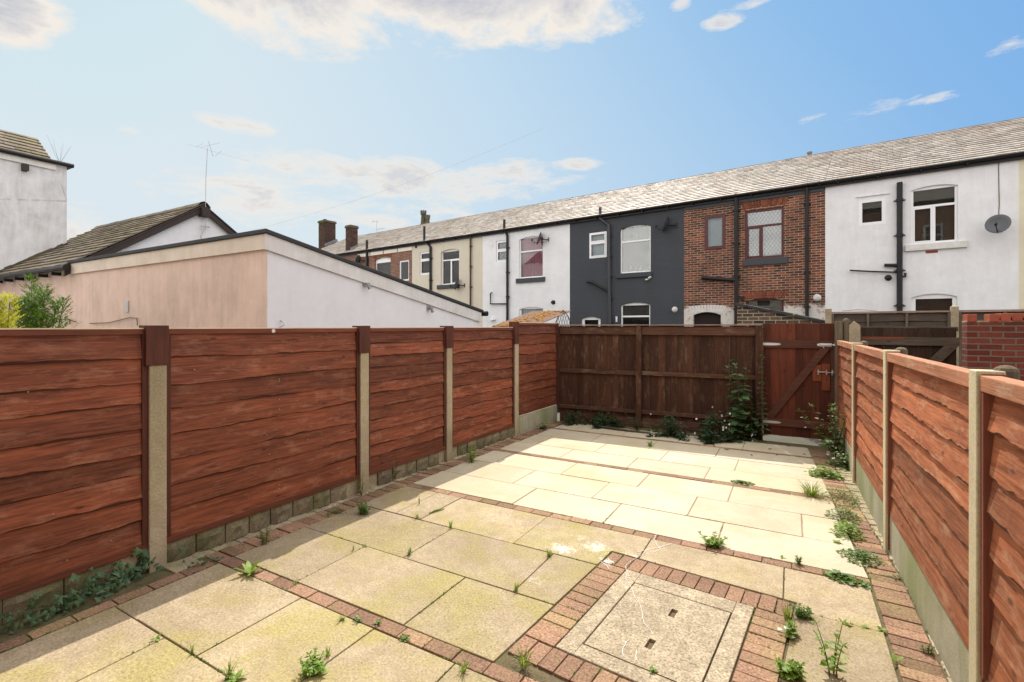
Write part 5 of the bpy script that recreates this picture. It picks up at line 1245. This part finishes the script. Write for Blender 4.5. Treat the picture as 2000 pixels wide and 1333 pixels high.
weed(1330, 835, 'pale-leaved climber above the trailing bush', t_stems, 'climber', 'plant', h=.48, n=5, ls=.11, spread=.5, mat='nettle', pairs=5)
weed(1180, 832, 'dark low growth at the foot of the back fence near the left corner', t_bush, 'ground_ivy', 'plant', r=.36, h=.32, n=650, ls=.055)
weed(1120, 828, 'dark weeds in the left back corner of the yard', t_bush, 'ground_ivy', 'plant', r=.26, h=.36, n=420, ls=.05)
weed(1462, 858, 'small dark weed by the gate post', t_bush, 'ground_ivy', 'plant', r=.16, h=.20, n=150, ls=.045, flowers=6)
weed(1245, 842, 'twiggy weed left of the trailing bush', t_stems, 'ground_ivy', 'plant', h=.28, n=8, ls=.05, spread=1.0, mat='leaf_dark')
weed(1060, 838, 'shaded weed at the foot of the concrete gravel board', t_bush, 'ground_ivy', 'plant', r=.10, h=.12, n=90, ls=.04)
weed(1632, 895, 'large leafy weed in the right corner by the gate', t_stems, 'corner_weed', 'weed', h=.72, n=14, ls=.13, spread=.55, mat='leaf', pairs=8, lw=.30, flowers=1, lean=(-.1, -.05))
weed(1650, 912, 'lighter growth at the foot of the large corner weed', t_bush, 'corner_weed', 'weed', r=.20, h=.22, n=240, mat='leaf', ls=.05, flowers=8)
weed(0, 0, 'bright leafy sprig above the back fence beside the outhouse', t_stems, 'climber', 'plant', xy=(-.05, 10.6), h=1.98, n=5, ls=.12, spread=.08, mat='leaf_bright', pairs=12)
# ivy at the foot of the left fence
def ivy(px, py, label, n, sx, sy, h, scale=.05):
    x, y = gnd(px, py); r = empty('ivy', (x, y, 0), 0, label, 'ivy', 'ivy at the foot of the left fence'); rnd = random.Random(px); m = MB(); st = MB()
    for k in range(n):
        c_ = Vector((rnd.gauss(0, sx), rnd.gauss(0, sy), abs(rnd.gauss(.02, h)))); s = scale*rnd.uniform(.5, 1.2); nrm = Vector((rnd.uniform(.2, 1), rnd.uniform(-1, .2), rnd.uniform(.2, 1))).normalized()
        e = nrm.orthogonal().normalized(); a_ = rnd.random()*6.283; e = (e*math.cos(a_)+nrm.cross(e)*math.sin(a_)); f_ = nrm.cross(e)
        out = [(0, -.15), (.35, -.45), (.55, -.1), (.95, -.15), (.62, .3), (.45, .45), (.2, .95), (0, 1.15), (-.2, .95), (-.45, .45), (-.62, .3), (-.95, -.15), (-.55, -.1), (-.35, -.45)]
        m.mesh([c_+nrm*.006]+[c_+(e*p[0]*.55+f_*(p[1]-.2)*.6)*s for p in out], [(0, 1+i, 1+(i+1) % 14) for i in range(14)], rnd.random())
        if k % 6 == 0: st.tube([(0, 0, 0), c_*.5+Vector((0, 0, .01)), c_], .0022, 4)
    m.build('leaves', M['ivy'], r); st.build('vines', M['stem'], r)
ivy(262, 1125, 'large pale ivy leaves left of the first concrete post', 46, .05, .12, .09, .065)
ivy(330, 1092, 'ivy climbing the foot of the first concrete post', 26, .02, .06, .08, .055)
ivy(228, 1142, 'dense dark ivy clump under the near fence panel', 70, .04, .10, .06, .05)
ivy(150, 1182, 'trailing ivy in the shade under the near fence panel', 60, .04, .16, .05, .055)
ivy(40, 1222, 'trailing ivy at the left edge of the photo', 40, .04, .14, .06, .05)
ivy(400, 1103, 'ivy strand on the bricks right of the first post', 14, .04, .08, .02, .035)

# loose litter of brown leaves and twigs on the slabs by the gate
for k, (px, py) in enumerate([(1425, 880), (1500, 878), (1545, 873), (1515, 890), (1560, 893), (1470, 891), (1575, 889), (1640, 965), (1600, 870), (1395, 873)]):
    x, y = gnd(px, py); m = MB(); rnd = random.Random(k)
    a_ = rnd.random()*3; s = rnd.uniform(.02, .04) if k else .05
    m.mesh([(0, 0, .004), (s*math.cos(a_), s*math.sin(a_), .012), (s*1.8*math.cos(a_+.2), s*1.8*math.sin(a_+.2), .004), (s*math.cos(a_+.7), s*math.sin(a_+.7), .010)], [(0, 1, 2, 3)])
    o = m.build('fallen_leaf', M['litter'], None, loc=(x, y, .001)); so2 = o.modifiers.new('t', 'SOLIDIFY'); so2.thickness = .002
    tag(o, 'brown fallen leaf on the shaded slabs in front of the gate', 'leaf', 'fallen leaves by the gate')
m = MB(); x, y = gnd(1215, 842); m.tube([(-.55, .05, .02), (-.2, .0, .03), (.15, -.02, .02), (.5, -.01, .02)], [.02, .025, .02, .012], 6)
tag(m.build('stick', M['grey_wood'], None, loc=(x, y, 0)), 'dead stick lying at the foot of the back fence', 'stick')

# white thread tangled over the slabs and manhole
m = MB()
for L in ([(1283, 1044), (1277, 1055), (1282, 1065), (1290, 1075), (1278, 1080), (1262, 1078), (1255, 1085), (1245, 1090), (1232, 1098), (1222, 1108), (1225, 1122), (1222, 1132), (1232, 1146), (1240, 1168), (1252, 1185), (1256, 1210), (1258, 1220), (1270, 1232), (1275, 1242)],
          [(1312, 1063), (1292, 1070), (1277, 1073), (1262, 1076), (1245, 1080)], [(1173, 1098), (1182, 1104), (1190, 1114)], [(1217, 1286), (1217, 1270), (1222, 1258), (1228, 1252)], [(1242, 1292), (1243, 1280), (1242, 1270)]):
    P = [Vector((*gnd(*p), .0065)) for p in L]; Q = []
    for a_, b_ in zip(P, P[1:]):
        for k in range(4): Q.append(a_.lerp(b_, k/4)+Vector((random.uniform(-.003, .003), random.uniform(-.003, .003), 0)))
    m.tube(Q+[P[-1]], .0016, 4)
tag(m.build('thread', M['thread'], None), 'loose white thread trailing across the pavers and manhole cover', 'thread')

# ------------------------------------------------------------------ conifers over the left fence
def conifer(loc, label, h, n, mat, seed, tips):
    e = empty('conifer', loc, 0, label, 'shrub'); rnd = random.Random(seed); m = MB(); tk = MB()
    tk.tube([(0, 0, 0), (0, 0, h*.6), (.03, 0, h*.9)], [.05, .035, .008], 7)
    for (tx, ty, tz, tr) in tips:
        tk.tube([(0, 0, h*.3), (tx*.6, ty*.6, tz*.6), (tx, ty, tz*.96)], [.02, .014, .004], 5)
        for k in range(n):
            t = .35+.65*rnd.random()**.8; rr_ = tr*(1.02-t)**.6*rnd.uniform(.3, 1.15)*1.3; a_ = rnd.random()*6.283; rr_ *= 1+.35*math.sin(a_*5+t*17+tx*9)
            ax = Vector((tx*t, ty*t, tz*t)); c_ = ax+Vector((rr_*math.cos(a_), rr_*math.sin(a_), rnd.uniform(-.03, .03)))
            d = Vector((math.cos(a_)*.8, math.sin(a_)*.8, rnd.uniform(.3, 1.1))).normalized(); ln = rnd.uniform(.05, .11); tn_ = min(1, max(0, (rr_/tr-.2)*.8+rnd.uniform(-.2, .3)))
            side = d.cross(Vector((0, 0, 1))).normalized()
            for q in range(5):   # a flat frond: a spine with side sprays
                b_ = c_+d*ln*q*.22; leaf(m, b_, d+side*rnd.uniform(.5, 1.1)*(1 if q % 2 else -1), ln*(.55-.06*q), .013, rnd, 0, tn_, nseg=2)
            leaf(m, c_, d, ln*1.25, .012, rnd, 0, tn_, nseg=2)
    m.build('foliage', M[mat], e); tk.build('trunk', M['stem'], e)
p = ray(70, 640, 7.6); rnd = random.Random(12)
conifer((p.x, p.y, 0), 'dark green conifer bush rising above the left fence', 2.4, 330, 'conifer', 5,
        [(-.18, .0, 2.62, .22), (.10, .05, 2.40, .22), (.36, .0, 2.45, .24), (.46, .1, 2.22, .22), (-.42, .1, 2.42, .24), (-.05, -.15, 2.25, .30), (.25, -.2, 2.25, .28), (-.30, -.15, 2.2, .3), (-.6, .1, 2.3, .26), (.1, .3, 2.3, .3)])
p = ray(-5, 640, 6.6)
conifer((p.x, p.y, 0), 'golden yellow conifer at the left edge of the photo', 2.1, 380, 'conifer_gold', 6, [(0, 0, 2.15, .22), (.14, -.05, 2.0, .2), (-.2, 0, 2.25, .3), (.08, .1, 2.28, .16)])
